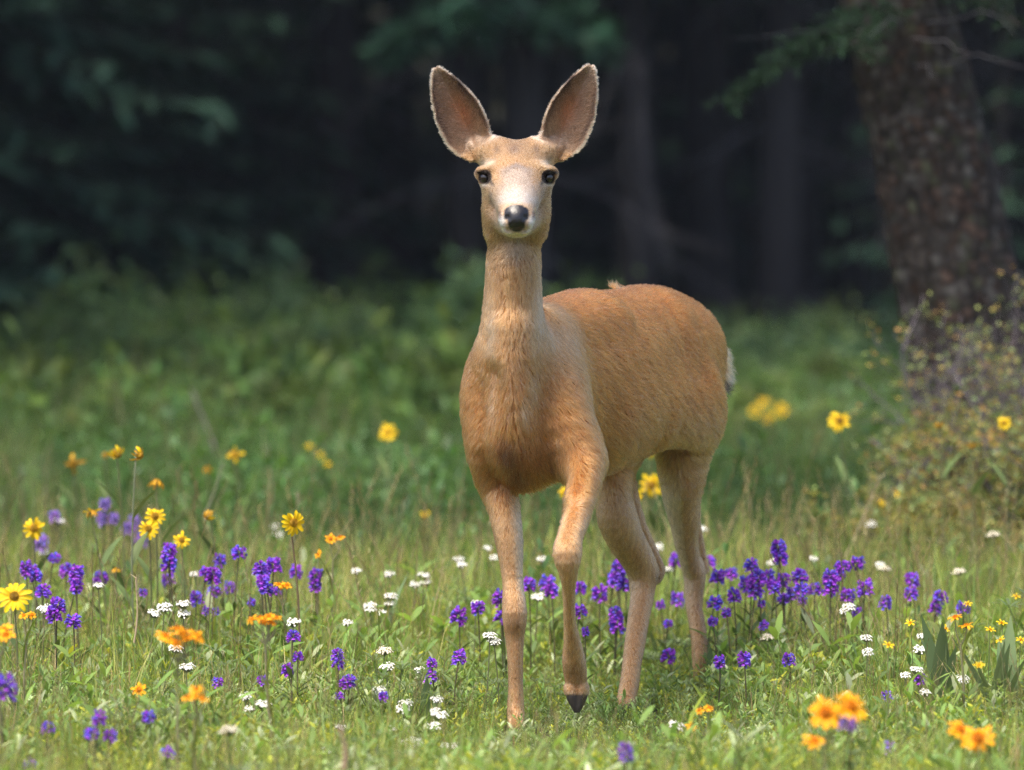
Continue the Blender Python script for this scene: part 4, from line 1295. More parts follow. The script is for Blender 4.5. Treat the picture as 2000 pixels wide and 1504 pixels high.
# ================================================================== DEER
def build_deer():
    H = 0.0035
    lo = np.array([-0.24, 9.60, -0.02]); hi = np.array([0.56, 11.20, 1.42])
    dims = np.ceil((hi - lo) / H).astype(int)
    FLD = np.full(dims, 1.0, np.float32)
    O = np.array([0.02, 10.10, 0.0])
    Fw = np.array([-0.405, -0.914, 0.0]); Lh = np.array([0.914, -0.405, 0.0])
    Xv = np.array([1.0, 0, 0])

    def block(a, b, pad):
        i0 = np.maximum(((a - pad - lo) / H).astype(int), 0)
        i1 = np.minimum(((b + pad - lo) / H).astype(int) + 2, dims)
        ax = [lo[k] + H * np.arange(i0[k], i1[k], dtype=np.float32) for k in range(3)]
        return tuple(slice(i0[k], i1[k]) for k in range(3)), ax[0][:, None, None].astype(np.float32), ax[1][None, :, None].astype(np.float32), ax[2][None, None, :].astype(np.float32)

    def smin(a, b, k):
        h = np.maximum(k - np.abs(a - b), 0) / k
        return np.minimum(a, b) - h * h * (k * .25)

    def catmull(P, sub):
        P = np.asarray(P, float)
        Q = np.vstack([2 * P[0] - P[1], P, 2 * P[-1] - P[-2]])
        out = []
        for i in range(1, len(Q) - 2):
            p0, p1, p2, p3 = Q[i - 1:i + 3]
            for j in range(sub):
                t = j / sub
                out.append(.5 * (2 * p1 + (p2 - p0) * t + (2 * p0 - 5 * p1 + 4 * p2 - p3) * t * t + (3 * p1 - p0 - 3 * p2 + p3) * t ** 3))
        out.append(Q[-2])
        out = np.array(out)
        out[:, 3:] = np.maximum(out[:, 3:], .003)
        return out

    def tube(P, k=.02, side=Xv, sub=3, carve=False):
        """P rows: x,y,z,ra(side),rb"""
        C = catmull(P, sub) if len(P) > 2 else np.asarray(P, float)
        r = C[:, 3:].max() + .004
        pad = k + .012
        sl, X, Y, Z = block((C[:, :3] - r).min(0), (C[:, :3] + r).max(0), pad)
        D = np.full(FLD[sl].shape, 1.0, np.float32)
        o0 = np.array([s.start for s in sl])
        for i in range(len(C) - 1):
            c0, c1 = C[i, :3], C[i + 1, :3]
            ax = c1 - c0
            L2 = ax @ ax + 1e-12
            u = ax / math.sqrt(L2)
            a = side - u * (side @ u)
            a /= np.linalg.norm(a)
            b = np.cross(u, a)
            rm = max(C[i, 3:].max(), C[i + 1, 3:].max())
            s2, X, Y, Z = block(np.minimum(c0, c1) - rm, np.maximum(c0, c1) + rm, pad)
            x, y, z = X - np.float32(c0[0]), Y - np.float32(c0[1]), Z - np.float32(c0[2])
            t = np.clip((x * ax[0] + y * ax[1] + z * ax[2]) / L2, 0, 1).astype(np.float32)
            ra = C[i, 3] + (C[i + 1, 3] - C[i, 3]) * t
            rb = C[i, 4] + (C[i + 1, 4] - C[i, 4]) * t
            x = x - ax[0] * t; y = y - ax[1] * t; z = z - ax[2] * t
            qa = x * a[0] + y * a[1] + z * a[2]
            qb = x * b[0] + y * b[1] + z * b[2]
            qu = x * u[0] + y * u[1] + z * u[2]
            mn = np.minimum(ra, rb)
            d = (np.sqrt((qa / ra) ** 2 + (qb / rb) ** 2 + (qu / mn) ** 2) - 1) * mn
            rel = tuple(slice(s2[q].start - o0[q], s2[q].stop - o0[q]) for q in range(3))
            D[rel] = np.minimum(D[rel], d.astype(np.float32))
        if carve:
            FLD[sl] = -smin(-FLD[sl], D, k)
        else:
            FLD[sl] = smin(FLD[sl], D, k)

    def px(rows):
        return [[*at(r[0], r[1], r[2]), r[3], r[4] if len(r) > 4 else r[3]] for r in rows]

    def body(s, l, z):
        return O - Fw * s + Lh * l + np.array([0, 0, z])

    # ---- trunk
    T = [(-.085, .715, .045, .075), (-.045, .71, .085, .125), (.04, .695, .112, .176), (.18, .700, .128, .184), (.36, .713, .142, .192),
         (.52, .732, .138, .178), (.68, .752, .120, .166), (.80, .757, .100, .138), (.90, .738, .080, .100), (.945, .725, .055, .07)]
    tube([[*body(s, 0, zc), hw, hh] for s, zc, hw, hh in T], .03, Lh, 4)
    # belly fullness, withers, loin
    tube([[*body(.30, .02, .64), .12, .11], [*body(.46, .02, .655), .125, .105], [*body(.58, .02, .69), .10, .09]], .05, Lh)
    tube([[*body(.04, 0, .83), .05, .04], [*body(.16, 0, .845), .055, .03], [*body(.32, 0, .86), .06, .03]], .06, Lh)
    # ---- neck
    tube(px([(1022, 830, 10.10, .095, .10), (1010, 760, 10.05, .092, .115), (1004, 700, 10.0, .080, .105), (1002, 640, 9.975, .0645, .083), (1002, 560, 9.955, .0548, .068),
             (1004, 490, 9.945, .0535, .062), (1008, 430, 9.95, .054, .060), (1009, 370, 9.97, .050, .055)]), .05, Xv, 4)
    # brisket and windpipe ridge
    tube(px([(1003, 640, 9.90, .025, .02), (1001, 720, 9.90, .028, .022), (1000, 800, 9.92, .04, .04), (1005, 870, 9.97, .055, .055), (1030, 915, 10.02, .06, .045)]), .045, Xv)
    # ---- shoulders and forelegs (grooves between brisket and shoulders are pressed in afterwards)
    tube(px([(965, 715, 10.15, .036, .080), (948, 775, 10.06, .042, .075), (944, 850, 10.03, .036, .065), (955, 900, 10.05, .036, .055), (970, 945, 10.06, .036, .046), (982, 985, 10.04, .033, .040), (994, 1053, 10.015, .0285, .032),
             (1001, 1134, 10.0, .0213, .024), (1005, 1195, 9.98, .0258, .0270), (1005, 1238, 9.985, .0205, .021), (1006, 1276, 9.985, .0170, .018), (1007, 1337, 9.985, .0155, .018),
             (1007, 1385, 9.98, .0180, .021), (1008, 1412, 9.955, .0165, .018), (1009, 1432, 9.935, .0200, .026)]), .022, Xv, 3)
    tube(px([(1010, 1425, 9.94, .018, .022), (1010, 1444, 9.915, .021, .030)]), .006)
    tube(px([(1080, 730, 10.15, .036, .075), (1102, 785, 10.05, .046, .080), (1116, 840, 10.0, .046, .075), (1134, 895, 9.985, .040, .058)]), .07, Xv, 3)
    tube(px([(1128, 870, 10.0, .036, .05), (1138, 900, 9.97, .036, .048), (1142, 931, 9.92, .0305, .040), (1134, 972, 9.88, .0270, .033), (1125, 1012, 9.82, .0262, .030),
             (1113, 1050, 9.765, .0245, .027), (1108, 1080, 9.735, .0285, .029), (1110, 1114, 9.737, .0200, .0215), (1111, 1154, 9.76, .0130, .016), (1113, 1215, 9.80, .0124, .0150),
             (1118, 1256, 9.83, .0180, .0195), (1121, 1292, 9.855, .0238, .024), (1125, 1328, 9.872, .0228, .022), (1126, 1348, 9.876, .0190, .019)]), .038, Xv, 3)
    for dx in (-8, 8):   # the two claws of the lifted hoof
        tube(px([(1126 + dx * 1.2, 1342, 9.872, .0165, .022), (1126.5 + dx * 1.1, 1362, 9.868, .0145, .020), (1127 + dx * .45, 1390, 9.862, .0060, .009)]), .004)
    for row in (((956, 735, 9.895, .008, .008), (964, 800, 9.882, .013, .013), (978, 880, 9.878, .010, .010)), ((1052, 725, 9.860, .008, .008), (1062, 800, 9.855, .013, .013), (1088, 885, 9.865, .010, .010))):
        tube(px(row), .05, Xv, 3, carve=True)
    # ---- hind legs
    tube(px([(1240, 720, 10.86, .07, .11), (1225, 800, 10.74, .070, .12), (1195, 880, 10.58, .058, .095), (1193, 930, 10.52, .047, .072), (1199, 972, 10.50, .040, .055), (1206, 1012, 10.50, .043, .048),
             (1222, 1053, 10.52, .040, .040), (1246, 1093, 10.55, .036, .035), (1256, 1120, 10.565, .034, .033), (1255, 1142, 10.565, .0295, .031), (1254, 1165, 10.555, .0255, .028),
             (1246, 1215, 10.52, .0232, .024), (1240, 1256, 10.49, .0222, .023), (1234, 1296, 10.46, .0205, .022), (1229, 1337, 10.435, .0210, .022), (1222, 1372, 10.41, .0205, .022), (1217, 1392, 10.38, .0205, .026)]), .02, Xv, 3)
    tube(px([(1216, 1388, 10.385, .019, .024), (1213, 1401, 10.36, .021, .030)]), .006)
    tube(px([(1226, 950, 10.60, .018, .018), (1248, 1020, 10.60, .014, .014), (1272, 1070, 10.61, .0115, .0115), (1290, 1110, 10.615, .0105, .0105), (1283, 1130, 10.61, .011, .011)]), .028)
    tube(px([(1350, 690, 10.84, .064, .12), (1343, 780, 10.80, .071, .125), (1334, 860, 10.78, .061, .095), (1333, 931, 10.78, .050, .065), (1332, 972, 10.80, .0415, .055), (1337, 1012, 10.82, .0345, .045),
             (1340, 1053, 10.85, .0270, .040), (1347, 1093, 10.88, .0230, .036), (1356, 1116, 10.90, .0260, .034), (1356, 1154, 10.90, .0222, .026), (1356, 1187, 10.89, .0187, .022), (1361, 1215, 10.88, .0182, .021),
             (1366, 1256, 10.87, .0188, .021), (1368, 1296, 10.86, .0188, .021), (1368, 1332, 10.85, .0170, .02), (1368, 1350, 10.83, .0195, .026)]), .022, Xv, 3)
    tube(px([(1368, 1346, 10.84, .018, .023), (1367, 1360, 10.82, .021, .030)]), .006)
    tube(px([(1342, 900, 10.86, .014, .014), (1354, 1000, 10.90, .013, .013), (1368, 1070, 10.94, .0105, .0105), (1378, 1112, 10.95, .0095, .0095)]), .022)
    # flank fold from belly to stifle, rump roundness
    tube([[*body(.50, .115, .64), .03, .05], [*body(.62, .13, .63), .035, .07], [*body(.72, .125, .66), .04, .09]], .05, Lh)
    tube([[*body(.66, .05, .79), .068, .088], [*body(.81, .05, .765), .066, .095]], .05, Lh)
    tube([[*body(.66, -.05, .79), .068, .088], [*body(.81, -.05, .765), .066, .095]], .05, Lh)
    # tail
    tube([[*body(.90, .03, .79), .016, .016], [*body(.955, .062, .765), .018, .016], [*body(.97, .070, .715), .016, .014], [*body(.965, .068, .672), .006, .006]], .012, Lh)
    # ---- head
    tube(px([(1008, 317, 10.00, .052, .044), (1008, 322, 9.94, .0600, .047), (1009, 338, 9.895, .0620, .048), (1009, 362, 9.855, .0575, .048), (1009, 388, 9.805, .0490, .044), (1009, 407, 9.755, .0415, .039), (1009, 421, 9.715, .0365, .033)]), .02, Xv, 3)
    tube(px([(1009, 424, 9.715, .0355, .029), (1009, 430, 9.700, .0300, .026)]), .014)
    # jaw, chin, throat, cheeks
    tube(px([(1009, 400, 9.95, .056, .050), (1009, 425, 9.88, .053, .040), (1009, 441, 9.80, .040, .026), (1009, 449, 9.745, .0285, .0155), (1009, 451, 9.715, .020, .011)]), .022, Xv)
    for sg in (-1, 1):
        tube(px([(1009 + sg * 47, 378, 9.90, .017, .030), (1008 + sg * 46, 412, 9.91, .018, .030), (1007 + sg * 42, 450, 9.92, .018, .026)]), .03, Xv)
        # orbit and brow
        tube(px([(1009 + sg * 59, 345, 9.883, .0165, .0175), (1009 + sg * 54, 345, 9.90, .02, .02)]), .020)
        tube(px([(1009 + sg * 75, 338, 9.900, .0048, .0048), (1009 + sg * 68, 333, 9.866, .0052, .0052), (1009 + sg * 57, 331, 9.856, .0056, .0056), (1009 + sg * 46, 326, 9.862, .010, .010)]), .020)
        tube(px([(1009 + sg * 40, 285, 9.97, .022, .018), (1009 + sg * 52, 296, 9.95, .022, .02)]), .03)
        # ear root
        tube(px([(1009 + sg * 48, 305, 9.985, .030, .03), (1009 + sg * 68, 294, 10.0, .023, .023), (1009 + sg * 80, 282, 10.012, .016, .016)]), .02)
        # nostril wing
        tube(px([(1009 + sg * 27, 426, 9.700, .010, .013), (1009 + sg * 24, 436, 9.700, .009, .009)]), .010)
        tube(px([(1009 + sg * 22, 421, 9.680, .0065, .0035), (1009 + sg * 29, 427, 9.683, .0042, .0042)]), .005, Xv, 1, carve=True)
        # socket
        tube(px([(1009 + sg * 62.5, 346.5, 9.862, .0100, .0112), (1009 + sg * 76, 345.5, 9.862, .0095, .0095)]), .004, carve=True)
    # mouth line
    tube(px([(1009 - 30, 449, 9.715, .0025, .0025), (1009, 453, 9.682, .0025, .0025), (1009 + 30, 449, 9.715, .0025, .0025)]), .004, carve=True)

    # ---- ears: cupped thin shells
    EARS = []
    for sg, base, tip in ((-1, (934, 298, 9.985), (853, 134, 9.975)), (1, (1083, 298, 9.985), (1153, 129, 9.975))):
        B, Tp = at(*base), at(*tip)
        Ld = Tp - B
        LL = np.linalg.norm(Ld); e1 = Ld / LL
        n = np.array([sg * .18, -1, .12]); n -= e1 * (n @ e1); n /= np.linalg.norm(n)
        e2 = np.cross(e1, n) * 1.0           # width axis
        if e2[0] * sg < 0:
            e2 = -e2                          # points outward
        EARS.append((B, e1, e2, n, LL, sg))
        sl, X, Y, Z = block(np.minimum(B, Tp) - .07, np.maximum(B, Tp) + .07, .01)
        x, y, z = X - B[0], Y - B[1], Z - B[2]
        u = (x * e1[0] + y * e1[1] + z * e1[2]) / LL
        v = x * e2[0] + y * e2[1] + z * e2[2]
        w = x * n[0] + y * n[1] + z * n[2]
        tt = [-.12, -.02, .08, .2, .35, .5, .65, .8, .9, .96, 1.0, 1.03]
        wo = np.interp(u, tt, [.012, .026, .040, .0475, .0500, .0475, .041, .0305, .0215, .0145, .008, .001])
        wi = np.interp(u, tt, [.012, .026, .038, .0435, .0480, .0465, .0395, .0280, .0185, .0125, .007, .001])
        hw = np.where(v > 0, wo, wi)
        f = np.abs(v) / np.maximum(hw, 1e-4)
        cup = .034 * np.interp(u, [-.1, .15, .5, .85, 1.0], [1.0, 1.0, .8, .35, .1])
        surf = cup * (np.clip(f, 0, 1.1) ** 2 - 1) + .006
        thick = np.interp(u, [-.1, .1, .6, 1], [.0075, .0048, .004, .0035])
        d1 = np.abs(w - surf) * np.clip(1 - .35 * f, .5, 1) - thick
        d2 = np.abs(v) - hw
        d3 = np.maximum((u - 1.015) * LL, (-.06 - u) * LL)
        D = np.maximum(np.maximum(d1, d2), d3).astype(np.float32)
        FLD[sl] = smin(FLD[sl], D, .010)

    FLD += (.0026 * sstep(1.13, 1.08, lo[2] + H * np.arange(dims[2]))).astype(np.float32)[None, None, :]
    # ---- surface nets
    S = FLD < 0
    cnt = np.zeros(np.array(dims) - 1, np.uint8)
    offs = [(i, j, k) for i in (0, 1) for j in (0, 1) for k in (0, 1)]
    for o in offs:
        cnt += S[o[0]:dims[0] - 1 + o[0], o[1]:dims[1] - 1 + o[1], o[2]:dims[2] - 1 + o[2]]
    act = np.argwhere((cnt > 0) & (cnt < 8))
    idx = np.full(cnt.shape, -1, np.int32)
    idx[tuple(act.T)] = np.arange(len(act))
    val = {o: FLD[act[:, 0] + o[0], act[:, 1] + o[1], act[:, 2] + o[2]] for o in offs}
    acc = np.zeros((len(act), 3)); num = np.zeros(len(act))
    for o in offs:
        for k in range(3):
            if o[k] == 0:
                o2 = tuple(1 if q == k else o[q] for q in range(3))
                a, b = val[o], val[o2]
                m = (a < 0) != (b < 0)
                t = np.where(m, a / np.where(m, a - b, 1), 0)
                for q in range(3):
                    acc[:, q] += m * (o[q] + (t if q == k else 0))
                num += m
    V = lo + H * (act + acc / num[:, None])
    quads = []
    for k in range(3):
        a, b = [q for q in range(3) if q != k]
        s0 = [slice(None)] * 3; s1 = [slice(None)] * 3
        s0[k] = slice(0, -1); s1[k] = slice(1, None)
        ch = np.argwhere(S[tuple(s0)] != S[tuple(s1)])
        ch = ch[(ch[:, a] > 0) & (ch[:, b] > 0) & (ch[:, a] < dims[a] - 1) & (ch[:, b] < dims[b] - 1)]
        def cell(da, db):
            c = ch.copy(); c[:, a] += da; c[:, b] += db
            return idx[tuple(c.T)]
        q = np.stack([cell(-1, -1), cell(0, -1), cell(0, 0), cell(-1, 0)], 1)
        inside_first = S[tuple(ch.T)]
        flip = ~inside_first if k != 1 else inside_first
        q[flip] = q[flip][:, ::-1]
        quads.append(q)
    Q = np.concatenate(quads)
    # light Taubin smoothing
    E = np.unique(np.sort(np.concatenate([Q[:, [0, 1]], Q[:, [1, 2]], Q[:, [2, 3]], Q[:, [3, 0]]]), 1), axis=0)
    deg = np.bincount(E.ravel(), minlength=len(V)).astype(float)
    for lam in (.5, -.52, .5, -.52, .5, -.52):
        s = np.stack([np.bincount(E[:, 0], V[E[:, 1], q], len(V)) + np.bincount(E[:, 1], V[E[:, 0], q], len(V)) for q in range(3)], 1)
        V = V + lam * (s / deg[:, None] - V)

    # ---- coat: colour, hair length, hair direction as functions of the place on the body
    NOSE = at(1009, 424, 9.69)

    def mixc(c, w, col):
        w = np.clip(w, 0, 1)[:, None]
        return c * (1 - w) + np.asarray(col, float) * w

    def noise3(p, f, seed):
        r = np.random.default_rng(seed)
        out = np.zeros(len(p))
        for _ in range(5):
            kx = r.normal(size=3) * f
            out += np.sin(p @ kx + r.uniform(0, 6.28))
        return out / 5

    def coat(p, nrm):
        s = -((p - O) @ Fw); l = (p - O) @ Lh; z = p[:, 2]; y = p[:, 1]
        u, v = uv_of(p)
        fu = u - 1009
        n1 = noise3(p, 22, 1); n2 = noise3(p, 60, 2); n3 = noise3(p, 9, 3)
        c = np.tile([.52, .245, .080], (len(p), 1))
        c = mixc(c, .35 + .35 * n3, [.45, .200, .058])
        c = mixc(c, sstep(.70, .60, z) * sstep(.1, .3, s) * .45, [.50, .29, .135])
        ln = np.full(len(p), .021)
        fd = -Fw[None] * np.ones((len(p), 1)) + np.array([0, 0, -.45])
        front = sstep(.10, -.03, s)
        # neck
        wn_ = sstep(.72, .84, z) * sstep(.13, .0, s)
        c = mixc(c, wn_ * .85, [.44, .268, .130])
        c = mixc(c, wn_ * sstep(.25, .7, n1) * .5, [.56, .42, .28])
        fd = fd * (1 - wn_[:, None]) + wn_[:, None] * np.array([0, .05, -1.0])
        ln = ln * (1 - wn_) + .020 * wn_
        # breast
        wb = front * sstep(.82, .74, z) * sstep(.48, .52, z)
        c = mixc(c, wb * .35, [.42, .24, .11])
        fd = fd * (1 - wb[:, None]) + wb[:, None] * np.stack([np.clip((u - 1000) / 90, -.8, .8), np.full(len(p), .25), np.full(len(p), -1.0)], 1)
        ln = ln + wb * .004
        wd = wb * np.exp(-((u - (984 + (v - 850) * .30)) / 20) ** 2) * sstep(825, 890, v) * sstep(965, 925, v)
        c = mixc(c, wd * (.9 + .4 * n2), [.11, .056, .024])
        wd2 = wb * sstep(835, 880, v) * np.exp(-((u - 1015) / 85) ** 2)
        c = mixc(c, wd2 * .5, [.24, .12, .05])
        for (uu, vv, su, sv) in ((968, 770, 6, 45), (1040, 752, 10, 30), (962, 640, 7, 60), (1050, 600, 7, 60), (1022, 800, 10, 25)):
            c = mixc(c, front * .45 * np.exp(-((u - uu) / su) ** 2 - ((v - vv) / sv) ** 2), [.62, .47, .32])
        c = mixc(c, front * .35 * np.exp(-((u - 1000) / 14) ** 2) * sstep(620, 700, v) * sstep(850, 780, v), [.25, .17, .10])
        # dark streak along the withers
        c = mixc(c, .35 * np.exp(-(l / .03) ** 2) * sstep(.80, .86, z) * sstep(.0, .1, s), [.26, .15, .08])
        # legs
        wl_ = sstep(.53, .44, z)
        c = mixc(c, wl_ * .8, [.50, .31, .155])
        ln = ln * (1 - wl_) + wl_ * (.0085 + .003 * sstep(.3, .45, z))
        fd = fd * (1 - wl_[:, None]) + wl_[:, None] * np.array([0, .12, -1.0])
        inner = wl_ * sstep(.4, .6, s) * sstep(.12, .30, z) * sstep(-.2, .35, -nrm @ Xv)
        c = mixc(c, inner * .75, [.60, .47, .30])
        fin = sstep(.3, .0, s) * wl_ * sstep(.22, .34, z) * sstep(.1, .8, nrm @ Xv) * sstep(1050, 1020, u)
        c = mixc(c, fin * .85, [.64, .49, .33])
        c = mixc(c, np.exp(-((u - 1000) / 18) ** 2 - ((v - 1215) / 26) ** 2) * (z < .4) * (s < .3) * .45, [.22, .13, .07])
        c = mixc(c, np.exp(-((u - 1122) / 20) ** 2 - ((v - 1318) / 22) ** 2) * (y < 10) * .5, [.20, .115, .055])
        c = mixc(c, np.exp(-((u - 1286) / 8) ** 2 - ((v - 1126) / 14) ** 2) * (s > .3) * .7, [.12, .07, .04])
        # belly flank fold lighter
        c = mixc(c, sstep(.45, .55, s) * sstep(.66, .58, z) * sstep(.46, .52, z) * .35, [.55, .36, .19])
        # hooves
        zz = p[:, 2]
        hoof = (sstep(.030, .020, zz)) * 1.0
        hoof = np.maximum(hoof, sstep(1346, 1361, v) * (y < 9.95) * (z > .05) * (z < .3) * (u > 1080))
        c = mixc(c, hoof, [.09, .078, .070])
        ln = ln * (1 - hoof)
        # tail and rump patch
        wt = np.maximum(sstep(.95, .965, s), sstep(.925,.94,s)*(l>.035)*(z<.775)) * (z > .62)
        c = mixc(c, wt, [.72, .50, .30])
        c = mixc(c, wt * sstep(.715, .69, z), [.05, .04, .035])
        ln = ln + wt * .006
        # ---- head
        wh = sstep(1.00, 1.03, z + (9.99 - y) * .35) * (y < 10.03)
        hd = (p - NOSE); hd = hd / (np.linalg.norm(hd, axis=1)[:, None] + 1e-9)
        fdh = hd + np.array([0, .2, 0]) + np.stack([0 * u, 0 * u, -.8 * sstep(380, 450, v)], 1)
        fd = fd * (1 - wh[:, None]) + wh[:, None] * fdh
        lh = .0045 + .0105 * sstep(9.84, 9.93, y) * sstep(340, 400, v)
        ln = ln * (1 - wh) + wh * lh
        c = mixc(c, wh, [.44, .275, .135])
        c = mixc(c, wh * sstep(335, 300, v), [.40, .26, .14])
        c = mixc(c, wh * sstep(.15, .7, n2 + .5 * n1) * .5 * sstep(345, 325, v), [.30, .20, .125])
        # pale brow, grey-white face
        for sg in (-1, 1):
            c = mixc(c, wh * .75 * np.exp(-((fu - sg * 58) / 16) ** 2 - ((v - 318 - abs(0)) / 7) ** 2), [.66, .55, .42])
            c = mixc(c, wh * .55 * np.exp(-((fu - sg * 50) / 9) ** 2 - ((v - 362) / 8) ** 2), [.62, .50, .38])
        wf = wh * np.exp(-(np.abs(fu) / (30 + 16 * sstep(340, 385, v))) ** 4) * sstep(322, 336, v) * sstep(9.90, 9.86, y)
        c = mixc(c, wf * .95, [.45, .37, .30])
        c = mixc(c, wf * .75 * sstep(.0, .55, n2 + .4 * n1), [.29, .235, .195])
        c = mixc(c, wf * np.exp(-(fu / 30) ** 2) * sstep(345, 385, v) * (.65 + .3 * n2), [.52, .465, .41])
        c = mixc(c, wh * .9 * np.exp(-(fu / 30) ** 2 - ((v - 333 + 9 * np.exp(-(fu / 16) ** 2)) / 6) ** 2), [.26, .22, .20])
        c = mixc(c, wh * .5 * np.exp(-((np.abs(fu) - 24) / 9) ** 2 - ((v - 340) / 9) ** 2), [.30, .24, .20])
        c = mixc(c, wh * .7 * np.exp(-((fu + 5) / 13) ** 2 - ((v - 292) / 10) ** 2), [.16, .11, .09])
        for sg in (-1, 1):
            c = mixc(c, wh * .6 * np.exp(-((fu - sg * 39) / 6) ** 2 - ((v - 291) / 8) ** 2), [.14, .10, .08])
            c = mixc(c, wh * .5 * np.exp(-((fu - sg * 50 + (v - 380) * .1 * sg) / 3.5) ** 2 - ((v - 380) / 9) ** 2), [.16, .11, .09])
            # eyelids: dark rim, white under it
            r = np.hypot((fu - sg * 61.5) * 1.12, (v - 346.5))
            c = mixc(c, wh * sstep(16.5, 13.5, r), [.045, .03, .025])
            c = mixc(c, wh * 1.0 * np.exp(-((fu - sg * 75) / 9) ** 2 - ((v - 337) / 4) ** 2), [.03, .02, .018])
            c = mixc(c, wh * .9 * np.exp(-((np.abs(fu - sg * 61)) / 13) ** 2 - ((v - 335 + .12 * sg * (fu - sg * 61)) / 3.2) ** 2), [.04, .03, .025])
            c = mixc(c, wh * .7 * np.exp(-((fu - sg * 63) / 8) ** 2 - ((v - 362) / 3) ** 2), [.80, .72, .62])
            c = mixc(c, wh * .9 * np.exp(-((fu - sg * 49 + (v-357)*.5*sg) / 4) ** 2 - ((v - 357) / 8) ** 2), [.07, .05, .04])
        # muzzle
        wm = sstep(9.775, 9.735, y) * wh
        c = mixc(c, wm, [.56, .42, .29])
        c = mixc(c, wm * sstep(402, 392, v), [.54, .48, .42])
        c = mixc(c, wm * sstep(.6, 1, np.abs(fu) / 30) * sstep(418, 426, v), [.95, .92, .88])
        c = mixc(c, wm * sstep(452, 457, v), [.74, .66, .46])
        ring = np.exp(-((np.abs(fu) - 33) / 4) ** 2) * sstep(408, 416, v) * sstep(432, 424, v)
        c = mixc(c, wm * ring * .8, [.10, .07, .06])
        pw = np.interp(v, [401, 405, 410, 420, 427, 431, 437, 446, 450, 454], [10, 19, 23.5, 25, 23.5, 18, 17, 15, 10, 0])
        pad = wm * sstep(1.06, .94, np.abs(fu) / np.maximum(pw, .1)) * (y < 9.75) * (v > 400) * (v < 454)
        c = mixc(c, pad, [.022, .018, .019])
        ln = ln * (1 - pad) * 1.0
        ln = np.where(wm * (1 - pad) > .5, .003, ln)
        # keep hair off the eyeball
        for sg in (-1, 1):
            r = np.hypot((fu - sg * 62.5), (v - 346) * 1.0)
            ln = np.where((wh > .5) & (r < 15) & (y < 9.93), .0012, ln)
        # ---- ears
        for (B, e1, e2, n, LL, sg) in EARS:
            q = p - B
            t = (q @ e1) / LL; a = q @ e2; w = q @ n
            we = sstep(.02, .10, t) * (np.abs(a) < .06) * (z > 1.14) * (np.abs(w) < .06)
            facing = sstep(-.1, .3, nrm @ n)
            inn = we * facing
            out_ = we * (1 - facing)
            c = mixc(c, out_, [.30, .19, .11])
            c = mixc(c, inn, [.31, .225, .165])
            c = mixc(c, inn * .8 * np.exp(-((a + .006) / .018) ** 2 - ((t - .45) / .22) ** 2), [.46, .22, .12])
            pale = inn * np.exp(-((a + .022) / .014) ** 2 - ((t - .20) / .17) ** 2) + inn * np.exp(-((a - .012) / .03) ** 2 - ((t - .08) / .08) ** 2)
            c = mixc(c, pale * (.32 + .3 * n2), [.56, .43, .31])
            rimw = sstep(.94, 1.04, np.abs(a) / np.interp(t, [0, .2, .5, .8, 1], [.030, .044, .046, .029, .004]))
            c = mixc(c, inn * .7 * sstep(.70, .90, np.abs(a) / np.interp(t, [0, .2, .5, .8, 1], [.030, .044, .046, .029, .004])) * sstep(.1, .3, t), [.14, .10, .08])
            c = mixc(c, we * rimw * .85, [.66, .55, .43])
            c = mixc(c, we * np.exp(-((a + .030) / .008) ** 2) * sstep(.55, .7, t) * sstep(.97, .85, t) * .7, [.07, .05, .045])
            c = mixc(c, we * sstep(.90, 1.0, t) * .6, [.50, .40, .30])
            wlen = .007 + .004 * inn * sstep(.5, .1, t)
            ln = ln * (1 - we) + we * wlen
            ed = e1[None] * .8 + e2[None] * (np.sign(a) * .9)[:, None] + n[None] * .5
            fd = fd * (1 - we[:, None]) + we[:, None] * ed
        c = c * (1 + .10 * n2 + .06 * n1)[:, None]
        gloss = np.maximum(pad, hoof * .4)
        c = np.clip(c, .01, .95) ** 1.25 * np.array([.92, .89, .88])
        return c, np.maximum(ln, 0), fd, gloss, wh

    mat = bpy.data.materials.new("deer_coat")
    mat.use_nodes = True
    nt = mat.node_tree
    pb = nt.nodes["Principled BSDF"]
    a1 = nt.nodes.new("ShaderNodeAttribute"); a1.attribute_name = "col"
    a2 = nt.nodes.new("ShaderNodeAttribute"); a2.attribute_name = "gloss"
    nt.links.new(a1.outputs["Color"], pb.inputs["Base Color"])
    mr = nt.nodes.new("ShaderNodeMapRange"); mr.inputs[3].default_value = .75; mr.inputs[4].default_value = .27
    nt.links.new(a2.outputs["Fac"], mr.inputs[0]); nt.links.new(mr.outputs[0], pb.inputs["Roughness"])
    mr2 = nt.nodes.new("ShaderNodeMapRange"); mr2.inputs[3].default_value = .08; mr2.inputs[4].default_value = .6
    nt.links.new(a2.outputs["Fac"], mr2.inputs[0]); nt.links.new(mr2.outputs[0], pb.inputs["Specular IOR Level"])
    vo = nt.nodes.new("ShaderNodeTexVoronoi"); vo.inputs["Scale"].default_value = 420
    tc = nt.nodes.new("ShaderNodeTexCoord"); nt.links.new(tc.outputs["Object"], vo.inputs["Vector"])
    bp = nt.nodes.new("ShaderNodeBump"); bp.inputs["Strength"].default_value = .35; bp.inputs["Distance"].default_value = .001
    nt.links.new(vo.outputs["Distance"], bp.inputs["Height"]); nt.links.new(bp.outputs[0], pb.inputs["Normal"])

    me = mesh_np("deer", V, Q, mat, True)
    nrm = np.empty(len(V) * 3, np.float32)
    me.vertices.foreach_get("normal", nrm)
    nrm = nrm.reshape(-1, 3).astype(float)
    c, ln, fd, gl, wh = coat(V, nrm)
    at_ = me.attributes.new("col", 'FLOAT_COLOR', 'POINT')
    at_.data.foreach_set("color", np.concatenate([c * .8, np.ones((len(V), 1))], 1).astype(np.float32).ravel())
    g_ = me.attributes.new("gloss", 'FLOAT', 'POINT')
